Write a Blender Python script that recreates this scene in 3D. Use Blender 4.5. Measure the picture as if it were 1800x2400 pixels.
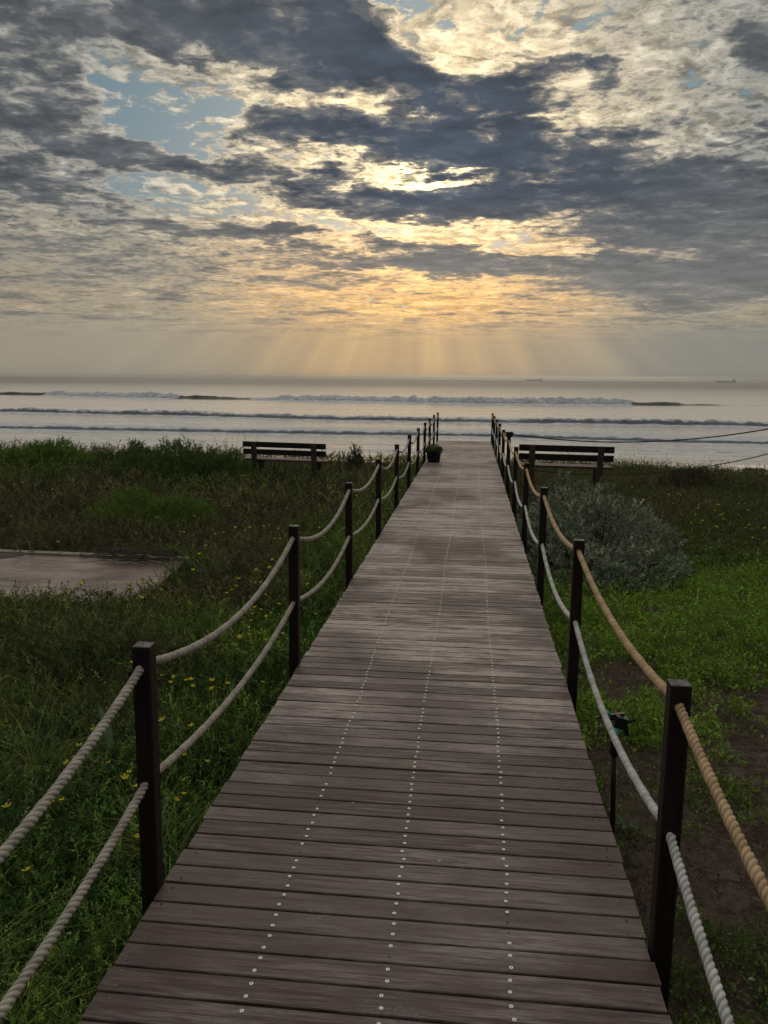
import bpy, math, random
import numpy as np
from mathutils import Vector, Matrix
PI = math.pi
D = bpy.data
for o in list(D.objects): D.objects.remove(o)
scene = bpy.context.scene
COL = scene.collection

# ---------------------------------------------------------------- camera
EYE = 1.65
PITCH, YAW, ROLL = math.radians(9.31), math.radians(6.109), math.radians(0.459)
cam_d = D.cameras.new('camera')
cam_d.sensor_fit = 'HORIZONTAL'; cam_d.sensor_width = 36.0
cam_d.lens = 36.0 * 1900 / 1800
cam_d.clip_start = 0.05; cam_d.clip_end = 60000
cam = D.objects.new('camera', cam_d); COL.objects.link(cam)
fw = Vector((-math.sin(YAW)*math.cos(PITCH), math.cos(YAW)*math.cos(PITCH), -math.sin(PITCH)))
rt = Vector((math.cos(YAW), math.sin(YAW), 0)); up = rt.cross(fw)
rt2 = rt*math.cos(ROLL) + up*math.sin(ROLL); up2 = -rt*math.sin(ROLL) + up*math.cos(ROLL)
cam.matrix_world = Matrix((( rt2.x, up2.x, -fw.x, 0), (rt2.y, up2.y, -fw.y, 0), (rt2.z, up2.z, -fw.z, EYE), (0, 0, 0, 1)))
scene.camera = cam

scene.view_settings.view_transform = 'Standard'
scene.view_settings.look = 'None'
scene.view_settings.exposure = 0.0
scene.view_settings.gamma = 1.0

# ---------------------------------------------------------------- node helper
class NG:
    def __init__(s, tree):
        s.t = tree; s.n = tree.nodes; s.l = tree.links
    def node(s, kind, props=None, **ins):
        nd = s.n.new(kind)
        for k, v in (props or {}).items(): setattr(nd, k, v)
        for k, v in ins.items():
            key = int(k[1:]) if k[0] == 'i' and k[1:].isdigit() else k.replace('_', ' ')
            s.put(nd.inputs[key], v)
        return nd
    def put(s, sock, v):
        if isinstance(v, bpy.types.NodeSocket): s.l.new(v, sock)
        else: sock.default_value = v
    def m(s, op, a, b=0.0, c=0.0, clamp=False):
        nd = s.n.new('ShaderNodeMath'); nd.operation = op; nd.use_clamp = clamp
        s.put(nd.inputs[0], a); s.put(nd.inputs[1], b)
        if op in ('MULTIPLY_ADD', 'WRAP', 'COMPARE', 'SMOOTH_MAX', 'SMOOTH_MIN'): s.put(nd.inputs[2], c)
        return nd.outputs[0]
    def vm(s, op, a, b=(0, 0, 0), sc=None):
        nd = s.n.new('ShaderNodeVectorMath'); nd.operation = op
        s.put(nd.inputs[0], a)
        if op not in ('LENGTH', 'SCALE', 'NORMALIZE'): s.put(nd.inputs[1], b)
        if sc is not None: s.put(nd.inputs['Scale'], sc)
        return nd.outputs['Value' if op in ('LENGTH', 'DOT_PRODUCT', 'DISTANCE') else 'Vector']
    def xyz(s, x=0.0, y=0.0, z=0.0):
        nd = s.n.new('ShaderNodeCombineXYZ')
        for i, v in enumerate((x, y, z)): s.put(nd.inputs[i], v)
        return nd.outputs[0]
    def sep(s, v):
        nd = s.n.new('ShaderNodeSeparateXYZ'); s.put(nd.inputs[0], v); return nd.outputs
    def mr(s, v, a, b, c=0.0, d=1.0, smooth=False):
        nd = s.n.new('ShaderNodeMapRange')
        if smooth: nd.interpolation_type = 'SMOOTHSTEP'
        for i, x in enumerate((v, a, b, c, d)): s.put(nd.inputs[i], x)
        return nd.outputs[0]
    def noise(s, v, scale=1.0, detail=2.0, rough=0.5, dist=0.0, color=False, lac=2.0):
        nd = s.n.new('ShaderNodeTexNoise')
        s.put(nd.inputs['Vector'], v); s.put(nd.inputs['Scale'], scale); s.put(nd.inputs['Detail'], detail)
        s.put(nd.inputs['Roughness'], rough); s.put(nd.inputs['Distortion'], dist); s.put(nd.inputs['Lacunarity'], lac)
        return nd.outputs['Color' if color else 0]
    def mix(s, f, a, b, blend='MIX'):
        nd = s.n.new('ShaderNodeMix'); nd.data_type = 'RGBA'; nd.blend_type = blend
        s.put(nd.inputs[0], f)
        for i, v in ((6, a), (7, b)):
            s.put(nd.inputs[i], (*v, 1.0) if isinstance(v, tuple) and len(v) == 3 else v)
        return nd.outputs[2]
    def ramp(s, f, stops, interp='LINEAR'):
        nd = s.n.new('ShaderNodeValToRGB'); nd.color_ramp.interpolation = interp
        e = nd.color_ramp.elements
        while len(e) < len(stops): e.new(0.5)
        for i, (p, c) in enumerate(stops):
            e[i].position = p; e[i].color = (*c, 1.0) if len(c) == 3 else c
        s.put(nd.inputs[0], f); return nd.outputs[0]

# ---------------------------------------------------------------- world: hazy evening sky with broken backlit cloud
SUN_AZ, SUN_EL = -3.6, 13.2          # degrees, azimuth measured from the boardwalk's axis (+Y) towards +X
CLOUDS = [  # azimuth, elevation, radius across, radius up (degrees), tilt, weight
 (-12.1, 20.5, 7.03, 3.11, -5, 1.15), (-7.2, 19.8, 4.25, 1.96, -20, 0.5), (-1.7, 18.3, 6.21, 2.03, -8, 1.0), (2.2, 18.1, 1.96, 1.47, 0, 0.5),
 (-7.2, 15.4, 10.79, 2.03, -2, 1.0), (2.6, 15.8, 7.52, 2.29, -5, 0.9), (-14.5, 16.0, 4.25, 1.14, -10, 0.3), (-5.0, 11.9, 8.83, 1.18, -4, 1.0),
 (6.6, 11.9, 10.46, 2.29, -5, 0.85), (15.3, 9.3, 9.16, 3.6, 0, 0.85), (15.8, 6.2, 8.5, 1.64, 0, 0.5), (8.8, 14.2, 6.54, 2.29, 0, 0.45),
 (-25.6, 14.2, 8.5, 1.11, -12, 0.75), (-17.0, 13.4, 3.92, 0.98, 0, 0.45), (-21.9, 20.7, 5.56, 2.29, -15, 0.75), (-28.5, 18.5, 5.89, 3.92, -10, 0.35),
 (-28.9, 12.0, 2.94, 0.85, 0, 0.6), (-28.2, 10.9, 5.23, 0.65, 0, 0.4), (-18.6, 9.5, 5.89, 0.49, 0, 0.8), (-12.2, 9.8, 2.94, 0.46, 0, 0.7),
 (-10.3, 8.1, 6.54, 0.59, 0, 0.35), (-28.1, 7.3, 8.18, 1.31, 0, 0.35), (-3.1, 8.9, 3.92, 0.59, -5, 0.8), (-0.9, 7.7, 4.91, 0.72, -3, 0.9),
 (-5.6, 7.7, 4.58, 0.39, 0, 0.5), (-4.0, 9.8, 1.96, 0.29, 0, 0.5), (-14.7, 6.5, 4.91, 0.39, 0, 0.35), (-10.3, 6.6, 3.27, 0.39, 0, 0.4),
 (5.3, 7.1, 5.89, 0.98, 0, 0.4), (5.1, 19.1, 1.14, 0.59, 10, 0.8), (6.4, 19.0, 0.92, 0.65, 0, 0.7), (7.6, 18.4, 1.05, 0.85, 0, 0.95),
 (9.7, 16.8, 1.64, 0.72, 0, 0.4), (16.0, 17.2, 2.29, 3.6, 20, 0.35), (16.8, 20.1, 1.64, 2.94, 0, 0.3), (-20.3, 16.4, 4.58, 1.8, -12, -1.25),
 (-16.3, 17.3, 1.96, 0.52, 0, -0.5), (-21.0, 15.1, 2.62, 0.72, -20, -0.5), (-0.0, 21.5, 6.54, 3.27, 8, -0.55), (6.2, 20.5, 5.23, 2.94, 15, -0.35),
 (-2.4, 20.3, 3.6, 0.98, -10, -0.5), (-7.2, 17.9, 2.62, 1.18, -22, -1.15), (-4.6, 17.3, 0.72, 0.39, 0, -0.9), (-10.3, 17.1, 3.6, 0.46, 0, -0.3),
 (-2.9, 13.2, 4.09, 0.52, 2, -1.05), (-9.7, 13.7, 4.58, 0.85, -3, -0.75), (-1.0, 13.1, 1.96, 0.46, 0, -0.3), (-17.0, 11.5, 6.87, 0.98, -8, -0.65),
 (-21.5, 11.3, 4.58, 0.72, -5, -0.4), (-7.2, 10.4, 2.62, 0.39, 0, -0.5), (-6.2, 10.0, 4.91, 0.46, 0, -0.3), (-10.9, 10.3, 3.92, 0.52, -8, -0.35),
 (3.7, 10.4, 3.6, 0.52, 3, -0.75), (1.6, 9.0, 6.21, 0.72, -4, -0.75), (9.1, 8.3, 4.91, 0.46, -4, -0.6), (-7.8, 9.6, 4.91, 0.39, 0, -0.35),
 (-1.5, 5.9, 8.5, 1.31, 0, -0.3), (-22.5, 6.4, 9.16, 1.31, 0, -0.12), (-5.3, 22.9, 1.64, 0.52, -8, -1.6), (-13.2, 22.6, 1.96, 0.59, -40, -0.5),
 (-23.6, 21.0, 1.31, 2.29, 25, -0.45), (-21.2, 17.6, 6.54, 1.47, -10, -0.3), (-24.2, 19.3, 1.96, 0.72, -30, -0.3), (-13.0, 17.6, 4.91, 0.65, -6, -0.85),
 (-8.4, 13.9, 4.91, 0.52, 0, -0.3), (4.3, 16.6, 3.27, 0.46, -10, -0.55), (0.4, 16.3, 1.96, 0.39, 0, -0.4), (7.9, 16.1, 5.23, 1.31, 25, -0.35),
 (12.2, 14.0, 5.23, 0.65, 25, -0.3), (16.1, 15.7, 1.96, 1.96, 40, -0.35), (12.4, 19.2, 4.58, 1.96, 30, -0.35), (-12.1, 16.5, 2.94, 0.33, 0, -0.3),
 (6.6, 11.3, 3.92, 0.33, 0, -0.25), (-17.2, 18.4, 1.96, 1.31, -20, -0.5), (13.7, 12.1, 3.92, 0.46, 10, -0.3), (0.7, 16.3, 3.6, 0.85, -5, -0.95),
 (4.7, 15.0, 1.11, 1.96, 0, -0.75), (-2.3, 17.1, 1.64, 0.78, 0, -0.6), (9.0, 16.3, 3.92, 0.98, 15, -0.6), (13.5, 14.7, 4.91, 0.98, 20, -0.6),
 (11.0, 10.3, 5.23, 0.85, 5, -0.45), (-4.2, 16.7, 0.65, 0.52, 0, -0.5), (6.0, 12.9, 3.92, 0.29, 4, -0.35), (-18.3, 19.6, 1.96, 0.52, -30, -0.5),
 (-22.0, 18.8, 2.94, 0.46, -15, -0.35), (-27.1, 15.3, 4.91, 0.65, -8, -0.3), (-25.6, 13.0, 3.92, 0.46, -10, -0.4)]
CLEAR = [  # gaps of clear air, the same columns
 (-20.3, 16.4, 4.91, 1.64, -12, 1.0), (-16.3, 17.3, 2.29, 0.65, 0, 0.7), (-21.0, 15.1, 2.94, 0.82, -20, 0.7), (-18.0, 11.2, 6.54, 0.98, -6, 0.55),
 (-22.3, 11.5, 3.27, 0.82, -5, 0.35), (-9.7, 13.4, 0.82, 0.33, 0, 0.9), (-5.3, 23.0, 1.8, 0.65, -8, 1.3), (-8.4, 10.0, 3.92, 0.39, -6, 0.6),
 (2.5, 9.0, 1.64, 0.46, 0, 0.6), (-1.8, 21.3, 0.46, 0.98, -10, 0.8), (4.4, 22.0, 2.94, 0.33, 35, 0.7), (5.3, 20.0, 3.27, 0.26, 30, 0.6),
 (7.5, 17.9, 1.31, 0.26, 10, 0.3), (-23.6, 20.8, 0.65, 0.39, 0, 0.6), (-22.2, 20.1, 0.46, 0.65, 30, 0.5)]

world = D.worlds.new('World'); scene.world = world; world.use_nodes = True
wt = world.node_tree; wt.nodes.clear(); g = NG(wt)
def build_sky():
    out = g.n.new('ShaderNodeOutputWorld'); bg = g.n.new('ShaderNodeBackground')
    d = g.n.new('ShaderNodeTexCoord').outputs['Generated']
    d = g.vm('NORMALIZE', d)
    x, y, z = g.sep(d)
    az = g.m('MULTIPLY', g.m('ARCTAN2', x, y), 180/PI)
    el = g.m('MULTIPLY', g.m('ARCSINE', z), 180/PI)
    azel = g.xyz(az, el, 0.0)
    zz = g.m('ADD', g.m('MAXIMUM', z, 0.0), 0.075)
    P = g.xyz(g.m('DIVIDE', x, zz), g.m('DIVIDE', y, zz), 0.0)          # a point on the cloud layer
    # ragged edges: shift the directions before asking for the cloud masses
    w1 = g.vm('SUBTRACT', g.noise(P, 3.2, 6, 0.62, 0.2, color=True), (0.5, 0.5, 0.5))
    squash = g.mr(el, 3.0, 16.0, 0.35, 1.0)
    wv = g.vm('MULTIPLY', w1, (8.0, 5.5, 0.0))
    wx, wy, _ = g.sep(wv)
    q = g.vm('ADD', azel, g.xyz(wx, g.m('MULTIPLY', wy, squash), 0.0))
    def blobs(rows, total=0.0):
      qq = q
      for k, (a, e, rx, ry, rot, amp) in enumerate(rows):
          if k % 6 == 0 and not isinstance(total, float):      # evaluate in batches: keeps the shader's stack small
              qq = g.vm('ADD', q, g.m('MULTIPLY', total, 1e-7))
          mp = g.n.new('ShaderNodeMapping'); mp.vector_type = 'TEXTURE'
          g.put(mp.inputs[0], qq)
          mp.inputs['Location'].default_value = (a, e, 0); mp.inputs['Rotation'].default_value = (0, 0, math.radians(rot))
          mp.inputs['Scale'].default_value = (rx*1.25, ry*1.25, 1)
          r = g.vm('LENGTH', mp.outputs[0])
          b = g.mr(r, 0.35, 1.25, amp, 0.0, smooth=True)
          total = b if isinstance(total, float) else g.m('ADD', total, b)
      return total
    total = blobs(CLOUDS)
    gap = g.m('SUBTRACT', blobs(CLEAR, total), total)
    nb = g.m('SUBTRACT', g.noise(P, 1.3, 2, 0.5), 0.5)
    w2 = g.vm('SCALE', g.vm('SUBTRACT', g.noise(P, 9.0, 3, 0.5, color=True), (0.5, 0.5, 0.5)), sc=0.10)
    Pw = g.vm('ADD', P, w2)
    nm = g.m('SUBTRACT', g.noise(g.vm('MULTIPLY', Pw, (1.0, 1.15, 1.0)), 5.0, 9, 0.57, 0.0), 0.5)
    lowf = g.mr(el, 3.5, 11.0, 1.0, 0.0, smooth=True)
    nl = g.m('SUBTRACT', g.noise(g.vm('MULTIPLY', Pw, (0.55, 0.75, 1.0)), 3.2, 8, 0.60, 0.0), 0.5)
    nm = g.m('ADD', g.m('MULTIPLY', nm, g.m('MULTIPLY_ADD', lowf, -0.55, 1.0)), g.m('MULTIPLY', nl, g.m('MULTIPLY', lowf, 1.15)))
    nf = g.m('SUBTRACT', g.noise(Pw, 19.0, 6, 0.58, 0.0), 0.5)
    tau = g.m('ADD', g.m('MULTIPLY', total, 0.88), g.m('MULTIPLY', nb, 0.8))
    tau = g.m('ADD', tau, g.m('MULTIPLY', nm, 2.7))
    tau = g.m('ADD', tau, g.m('MULTIPLY', nf, g.m('MULTIPLY_ADD', lowf, -1.0, 2.1)))
    tau = g.m('ADD', tau, 0.17)
    # long ribs of cloud running up and away to the right of the sun
    mp = g.n.new('ShaderNodeMapping'); g.put(mp.inputs[0], azel); mp.inputs['Rotation'].default_value = (0, 0, math.radians(-38)); mp.inputs['Scale'].default_value = (0.10, 0.62, 1)
    ribs = g.m('SUBTRACT', g.noise(g.vm('ADD', mp.outputs[0], g.vm('SCALE', w1, sc=0.8)), 1.0, 6, 0.62), 0.5)
    ribw = g.m('MULTIPLY', g.mr(az, 0.0, 6.0, 0.0, 1.0, smooth=True), g.mr(el, 11.0, 16.0, 0.0, 1.0, smooth=True))
    tau = g.m('ADD', tau, g.m('MULTIPLY', g.m('MULTIPLY', ribs, ribw), 2.0))
    t = g.m('DIVIDE', g.m('ADD', tau, 0.6), 2.0, clamp=True)
    # angle from the sun
    sa, se = math.radians(SUN_AZ), math.radians(SUN_EL)
    sd = (math.sin(sa)*math.cos(se), math.cos(sa)*math.cos(se), math.sin(se))
    ang = g.m('MULTIPLY', g.m('ARCCOSINE', g.vm('DOT_PRODUCT', d, sd)), 180/PI)
    near = g.m('POWER', 2.718, g.m('MULTIPLY', ang, -1/9.0))
    core = g.m('POWER', 2.718, g.m('MULTIPLY', ang, -1/2.2))
    wide = g.m('POWER', 2.718, g.m('MULTIPLY', ang, -1/38.0))
    # clear air: the Nishita sky itself, softened
    sky = g.n.new('ShaderNodeTexSky'); sky.sky_type = 'NISHITA'; sky.sun_disc = False
    sky.sun_elevation = se; sky.sun_rotation = sa; sky.dust_density = 2.0; sky.air_density = 1.2
    clear = g.mix(0.93, sky.outputs[0], (0.10*10, 0.185*10, 0.245*10))
    # cloud light by optical thickness
    lit = g.ramp(t, [(0.0, (0.5, 0.5, 0.5)), (0.14, (0.62, 0.62, 0.62)), (0.30, (1.0, 1.0, 1.0)), (0.42, (0.56, 0.56, 0.56)),
                     (0.53, (0.25, 0.25, 0.25)), (0.66, (0.065, 0.065, 0.065)), (0.92, (0.0, 0.0, 0.0))], 'EASE')
    litf = g.sep(lit)[0]
    # thin cloud: cream near the sun, orange low down, greyer away from it
    low = g.mr(el, 4.0, 13.0, 1.0, 0.0, smooth=True)
    warm = g.mix(low, (7.2, 5.9, 4.1), (8.8, 5.1, 2.0))
    cool = g.mix(low, (4.2, 4.05, 3.6), (4.9, 4.05, 2.8))
    farf = g.mr(ang, 5.0, 21.0, 0.0, 1.0, smooth=True)
    bright = g.mix(farf, warm, cool)
    bright = g.mix(1.0, bright, g.xyz(*(g.m('MULTIPLY_ADD', near, k, 0.92) for k in (0.85, 0.8, 0.55))), 'MULTIPLY')
    dark = g.mix(farf, (0.52, 0.65, 0.86), (0.82, 0.93, 1.06))
    dark = g.mix(low, dark, (1.55, 1.58, 1.55))
    dark = g.vm('SCALE', dark, sc=g.m('MAXIMUM', g.m('MULTIPLY_ADD', g.m('ADD', nm, g.m('MULTIPLY', nf, 0.25)), -1.5, 1.08), 0.70))
    cloud = g.mix(litf, dark, bright)
    # the high thin layer: fine rippled tufts with cracks of clear air between them
    Pr = g.vm('MULTIPLY', g.vm('ADD', P, g.vm('SCALE', w1, sc=0.25)), (1.0, 0.8, 1.0))
    rip = g.noise(Pr, 13.0, 8, 0.64, 0.2)
    rlow = g.noise(g.vm('MULTIPLY', Pr, (0.42, 0.85, 1.0)), 6.0, 8, 0.66, 0.3)
    rip = g.m('ADD', g.m('MULTIPLY', rip, g.m('SUBTRACT', 1.0, lowf)), g.m('MULTIPLY', rlow, lowf))
    rip2 = g.noise(g.vm('ADD', Pr, (7.3, 2.1, 0)), 6.0, 8, 0.64, 0.6)
    tuft = g.mr(rip, 0.32, 0.64, 0.40, 1.35, smooth=True)
    shade = g.mr(rip2, 0.38, 0.62, 0.55, 1.0, smooth=True)
    tops = g.vm('SCALE', bright, sc=g.m('MULTIPLY', tuft, shade))
    cover = g.m('SUBTRACT', g.m('ADD', g.m('MULTIPLY', g.m('SUBTRACT', rip2, 0.5), 3.2), g.m('MULTIPLY', g.m('SUBTRACT', rip, 0.5), 1.6)), g.m('MULTIPLY', gap, 0.62))
    cover = g.mr(g.m('ADD', cover, 0.52), -0.12, 0.35, 0.0, 1.0, smooth=True)
    upper = g.mix(cover, clear, tops)
    thin = g.mr(t, 0.22, 0.42, 1.0, 0.0, smooth=True)
    col = g.mix(thin, cloud, upper)
    # sea haze along the horizon
    hz_mid = g.mr(g.m('ABSOLUTE', g.m('ADD', az, 6.0)), 0.0, 22.0, 1.0, 0.0, smooth=True)
    hz = g.mix(hz_mid, (2.5, 2.42, 2.1), (5.0, 3.45, 1.85))
    hz = g.mix(g.mr(az, -24.0, -12.0, 0.55, 0.0), hz, (4.1, 3.5, 2.5))
    # shafts of light fanning down from the sun
    dx = g.m('SUBTRACT', az, SUN_AZ); dy = g.m('SUBTRACT', SUN_EL+1.0, el)
    fan = g.m('ARCTAN2', dx, dy)
    sh = g.noise(g.xyz(g.m('MULTIPLY', fan, 1.0), 3.7, 0.0), 4.6, 3, 0.55)
    sh = g.mr(sh, 0.35, 0.75, -0.4, 0.9, smooth=True)
    shw = g.m('MULTIPLY', g.mr(g.m('ABSOLUTE', fan), 0.7, 1.3, 1.0, 0.0, smooth=True), g.mr(el, 1.0, 11.0, 1.0, 0.0, smooth=True))
    hz = g.mix(1.0, hz, g.xyz(*(g.m('MULTIPLY_ADD', g.m('MULTIPLY', sh, shw), k, 1.0) for k in (0.32, 0.26, 0.15))), 'MULTIPLY')
    fog = g.mr(g.m('ADD', el, g.m('MULTIPLY', nm, 1.2)), 2.2, 5.4, 0.97, 0.0, smooth=True)
    fog = g.m('MAXIMUM', fog, g.mr(el, 1.5, 12.0, 0.22, 0.0))
    fog = g.m('MAXIMUM', fog, g.m('MULTIPLY', g.m('MULTIPLY', sh, shw), 0.5))
    col = g.mix(fog, col, hz)
    # pale strip of light on the horizon, with the sea's sun glint painted in
    strip = g.m('MULTIPLY', g.mr(el, 0.12, 0.42, 1.0, 0.0, smooth=True), g.mr(g.m('ABSOLUTE', g.m('SUBTRACT', az, 4.0)), 6.0, 17.0, 1.0, 0.15, smooth=True))
    col = g.mix(g.m('MULTIPLY', strip, 0.75), col, (6.0, 5.3, 3.9))
    # the lit gap in front of the sun
    col = g.mix(1.0, col, g.xyz(*(g.m('MULTIPLY_ADD', g.m('MULTIPLY', core, litf), k, 1.0) for k in (1.3, 1.25, 0.9))), 'MULTIPLY')
    # the half of the sky behind the viewer is duller
    back = g.m('MULTIPLY_ADD', wide, 0.75, 0.42)
    col = g.vm('SCALE', col, sc=g.m('MULTIPLY', back, g.mr(el, 24.0, 50.0, 1.0, 2.9)))  # unseen sky overhead is brightened to put more light on the plants
    col = g.mix(g.mr(el, 22.0, 40.0), col, g.mix(1.0, col, (1.0, 0.99, 1.02), 'MULTIPLY'))
    g.put(bg.inputs[0], col); bg.inputs[1].default_value = 0.125
    g.l.new(bg.outputs[0], out.inputs[0])
build_sky()
world.cycles.sampling_method = 'MANUAL'; world.cycles.sample_map_resolution = 512

# ---------------------------------------------------------------- sun, veiled by the cloud
sun_d = D.lights.new('sun', 'SUN'); sun_d.energy = 0.5; sun_d.angle = math.radians(62); sun_d.color = (1.0, 0.86, 0.66)
sun = D.objects.new('sun', sun_d); COL.objects.link(sun)
_a, _e = math.radians(SUN_AZ), math.radians(SUN_EL)
sun.rotation_euler = Vector((math.sin(_a)*math.cos(_e), math.cos(_a)*math.cos(_e), math.sin(_e))).to_track_quat('Z', 'Y').to_euler()
sun.location = (0, 0, 30)

# ---------------------------------------------------------------- helpers
def slope(y): return -0.00569 * y                     # the boardwalk falls very slightly towards the sea
def tag(o, label=None, cat=None, group=None, kind=None):
    if label: o['label'] = label
    if cat: o['category'] = cat
    if group: o['group'] = group
    if kind: o['kind'] = kind
    return o
def empty(name, loc=(0, 0, 0), rz=0.0):
    o = D.objects.new(name, None); COL.objects.link(o); o.location = loc; o.rotation_euler = (0, 0, rz)
    o.empty_display_size = 0.1
    return o
def link(name, me, mat=None, parent=None, loc=None, rot=None):
    o = D.objects.new(name, me); COL.objects.link(o)
    if mat and not me.materials: me.materials.append(mat)
    if parent: o.parent = parent
    if loc is not None: o.location = loc
    if rot is not None: o.rotation_euler = rot
    return o
def clone(o, parent=None):
    c = o.copy(); COL.objects.link(c); c.parent = parent
    for ch in o.children: clone(ch, c)
    return c
def npmesh(name, V, F, tone=None, smooth=False, extra=None):
    """V (n,3); F a list of integer arrays (m,k), one per face size"""
    me = D.meshes.new(name); V = np.asarray(V, np.float32)
    F = [np.asarray(f, np.int32) for f in (F if isinstance(F, list) else [F]) if len(f)]
    me.vertices.add(len(V)); me.vertices.foreach_set('co', V.ravel())
    nl = sum(f.size for f in F); npol = sum(len(f) for f in F)
    me.loops.add(nl); me.polygons.add(npol)
    me.loops.foreach_set('vertex_index', np.concatenate([f.ravel() for f in F]))
    sizes = np.concatenate([np.full(len(f), f.shape[1], np.int32) for f in F])
    me.polygons.foreach_set('loop_start', np.concatenate([[0], np.cumsum(sizes)[:-1]]).astype(np.int32))
    me.polygons.foreach_set('use_smooth', np.full(npol, bool(smooth)))
    me.update(calc_edges=True)
    if tone is not None:
        tone = np.asarray(tone, np.float32)
        a = me.color_attributes.new('tone', 'FLOAT_COLOR', 'POINT')
        if tone.ndim == 1: tone = np.stack([tone]*3, 1)
        a.data.foreach_set('color', np.concatenate([tone, np.ones((len(tone), 1), np.float32)], 1).ravel().astype(np.float32))
    return me
class MB:
    """collects plain shapes and builds one mesh"""
    def __init__(s): s.V = []; s.F = {}; s.n = 0
    def add(s, V, F):
        V = [tuple(v) for v in V]
        for f in F: s.F.setdefault(len(f), []).append([i + s.n for i in f])
        s.V += V; s.n += len(V)
    def box(s, c, h, R=None, bev=0.0):
        """bevelled box: centre c, half sizes h"""
        c = Vector(c); h = Vector(h); b = min(bev, min(h) * 0.9)
        pts = []
        if b <= 0:
            for sx in (-1, 1):
                for sy in (-1, 1):
                    for sz in (-1, 1): pts.append(Vector((sx*h.x, sy*h.y, sz*h.z)))
            F = [(0, 1, 3, 2), (4, 6, 7, 5), (0, 4, 5, 1), (2, 3, 7, 6), (0, 2, 6, 4), (1, 5, 7, 3)]
            s.add([(R @ p if R else p) + c for p in pts], F); return
        bm = bmesh.new(); bmesh.ops.create_cube(bm, size=2.0)
        for v in bm.verts: v.co = Vector((v.co.x*h.x, v.co.y*h.y, v.co.z*h.z))
        bmesh.ops.bevel(bm, geom=bm.edges[:], offset=b, segments=2, affect='EDGES', profile=0.6)
        s.add([(R @ v.co if R else v.co) + c for v in bm.verts], [[v.index for v in f.verts] for f in bm.faces]); bm.free()
    def tube(s, pts, rad, n=8, cap=True):
        pts = [Vector(p) for p in pts]; rad = rad if hasattr(rad, '__len__') else [rad]*len(pts)
        V = []
        for i, p in enumerate(pts):
            t = (pts[min(i+1, len(pts)-1)] - pts[max(i-1, 0)]).normalized()
            a = t.cross(Vector((0, 0, 1)) if abs(t.z) < 0.9 else Vector((1, 0, 0))).normalized(); b = t.cross(a)
            for k in range(n):
                th = 2*PI*k/n; V.append(p + (a*math.cos(th) + b*math.sin(th))*rad[i])
        F = [(i*n+k, i*n+(k+1) % n, (i+1)*n+(k+1) % n, (i+1)*n+k) for i in range(len(pts)-1) for k in range(n)]
        if cap: F += [tuple(range(n))[::-1], tuple((len(pts)-1)*n+k for k in range(n))]
        s.add(V, F)
    def lathe(s, prof, n=24, c=(0, 0, 0)):
        c = Vector(c); V = []
        for r_, z_ in prof:
            for k in range(n): V.append(c + Vector((r_*math.cos(2*PI*k/n), r_*math.sin(2*PI*k/n), z_)))
        F = [(i*n+k, i*n+(k+1) % n, (i+1)*n+(k+1) % n, (i+1)*n+k) for i in range(len(prof)-1) for k in range(n)]
        s.add(V, F)
    def mesh(s, name, smooth=False):
        return npmesh(name, np.array([tuple(v) for v in s.V]), [np.array(f) for f in s.F.values()], smooth=smooth)
import bmesh

rng = np.random.default_rng(11); random.seed(11)
def _hash(ix, iy, seed):
    h = (ix.astype(np.int64)*374761393 + iy.astype(np.int64)*668265263 + seed*974711) & 0xffffffff
    h = ((h ^ (h >> 13)) * 1274126177) & 0xffffffff
    return ((h ^ (h >> 16)) & 0xffff) / 65535.0
def vn(x, y, scale=1.0, seed=0):
    x = np.asarray(x, float)*scale; y = np.asarray(y, float)*scale
    ix = np.floor(x); iy = np.floor(y); fx = x-ix; fy = y-iy; fx = fx*fx*(3-2*fx); fy = fy*fy*(3-2*fy)
    return ((_hash(ix, iy, seed)*(1-fx) + _hash(ix+1, iy, seed)*fx)*(1-fy) + (_hash(ix, iy+1, seed)*(1-fx) + _hash(ix+1, iy+1, seed)*fx)*fy)
def fbm(x, y, scale=1.0, seed=0, oct=4):
    s = 0.0; a = 0.5; t = 0.0
    for k in range(oct): s = s + a*vn(x, y, scale*2**k, seed+k*7); t += a; a *= 0.5
    return s/t
def sst(x, a, b): t = np.clip((np.asarray(x, float)-a)/(b-a), 0, 1); return t*t*(3-2*t)

# ---------------------------------------------------------------- materials
def material(name):
    m = D.materials.new(name); m.use_nodes = True; m.node_tree.nodes.clear(); gg = NG(m.node_tree)
    out = gg.n.new('ShaderNodeOutputMaterial'); p = gg.n.new('ShaderNodeBsdfPrincipled')
    gg.l.new(p.outputs[0], out.inputs[0]); return m, gg, p, out
def bump(gg, p, h, strength, dist=0.01):
    b = gg.n.new('ShaderNodeBump'); b.inputs['Strength'].default_value = strength; b.inputs['Distance'].default_value = dist
    gg.put(b.inputs['Height'], h); gg.l.new(b.outputs[0], p.inputs['Normal'])
def objco(gg): return gg.n.new('ShaderNodeTexCoord').outputs['Object']
def tone(gg):
    a = gg.n.new('ShaderNodeAttribute'); a.attribute_name = 'tone'; return a.outputs['Color']
def simple(name, col, rough=0.7, col2=None, scale=8.0, bmp=0.2, bscale=60.0, spec=0.4, metal=0.0):
    m, gg, p, _ = material(name); v = objco(gg)
    f = gg.mr(gg.noise(v, scale, 5, 0.6), 0.3, 0.7)
    gg.put(p.inputs['Base Color'], gg.mix(f, col, col2 or tuple(c*0.7 for c in col)))
    gg.put(p.inputs['Roughness'], gg.m('ADD', gg.m('MULTIPLY', f, 0.15), rough-0.07)); p.inputs['Specular IOR Level'].default_value = spec
    p.inputs['Metallic'].default_value = metal
    if bmp: bump(gg, p, gg.noise(v, bscale, 4, 0.6), bmp, 0.004)
    return m
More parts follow.
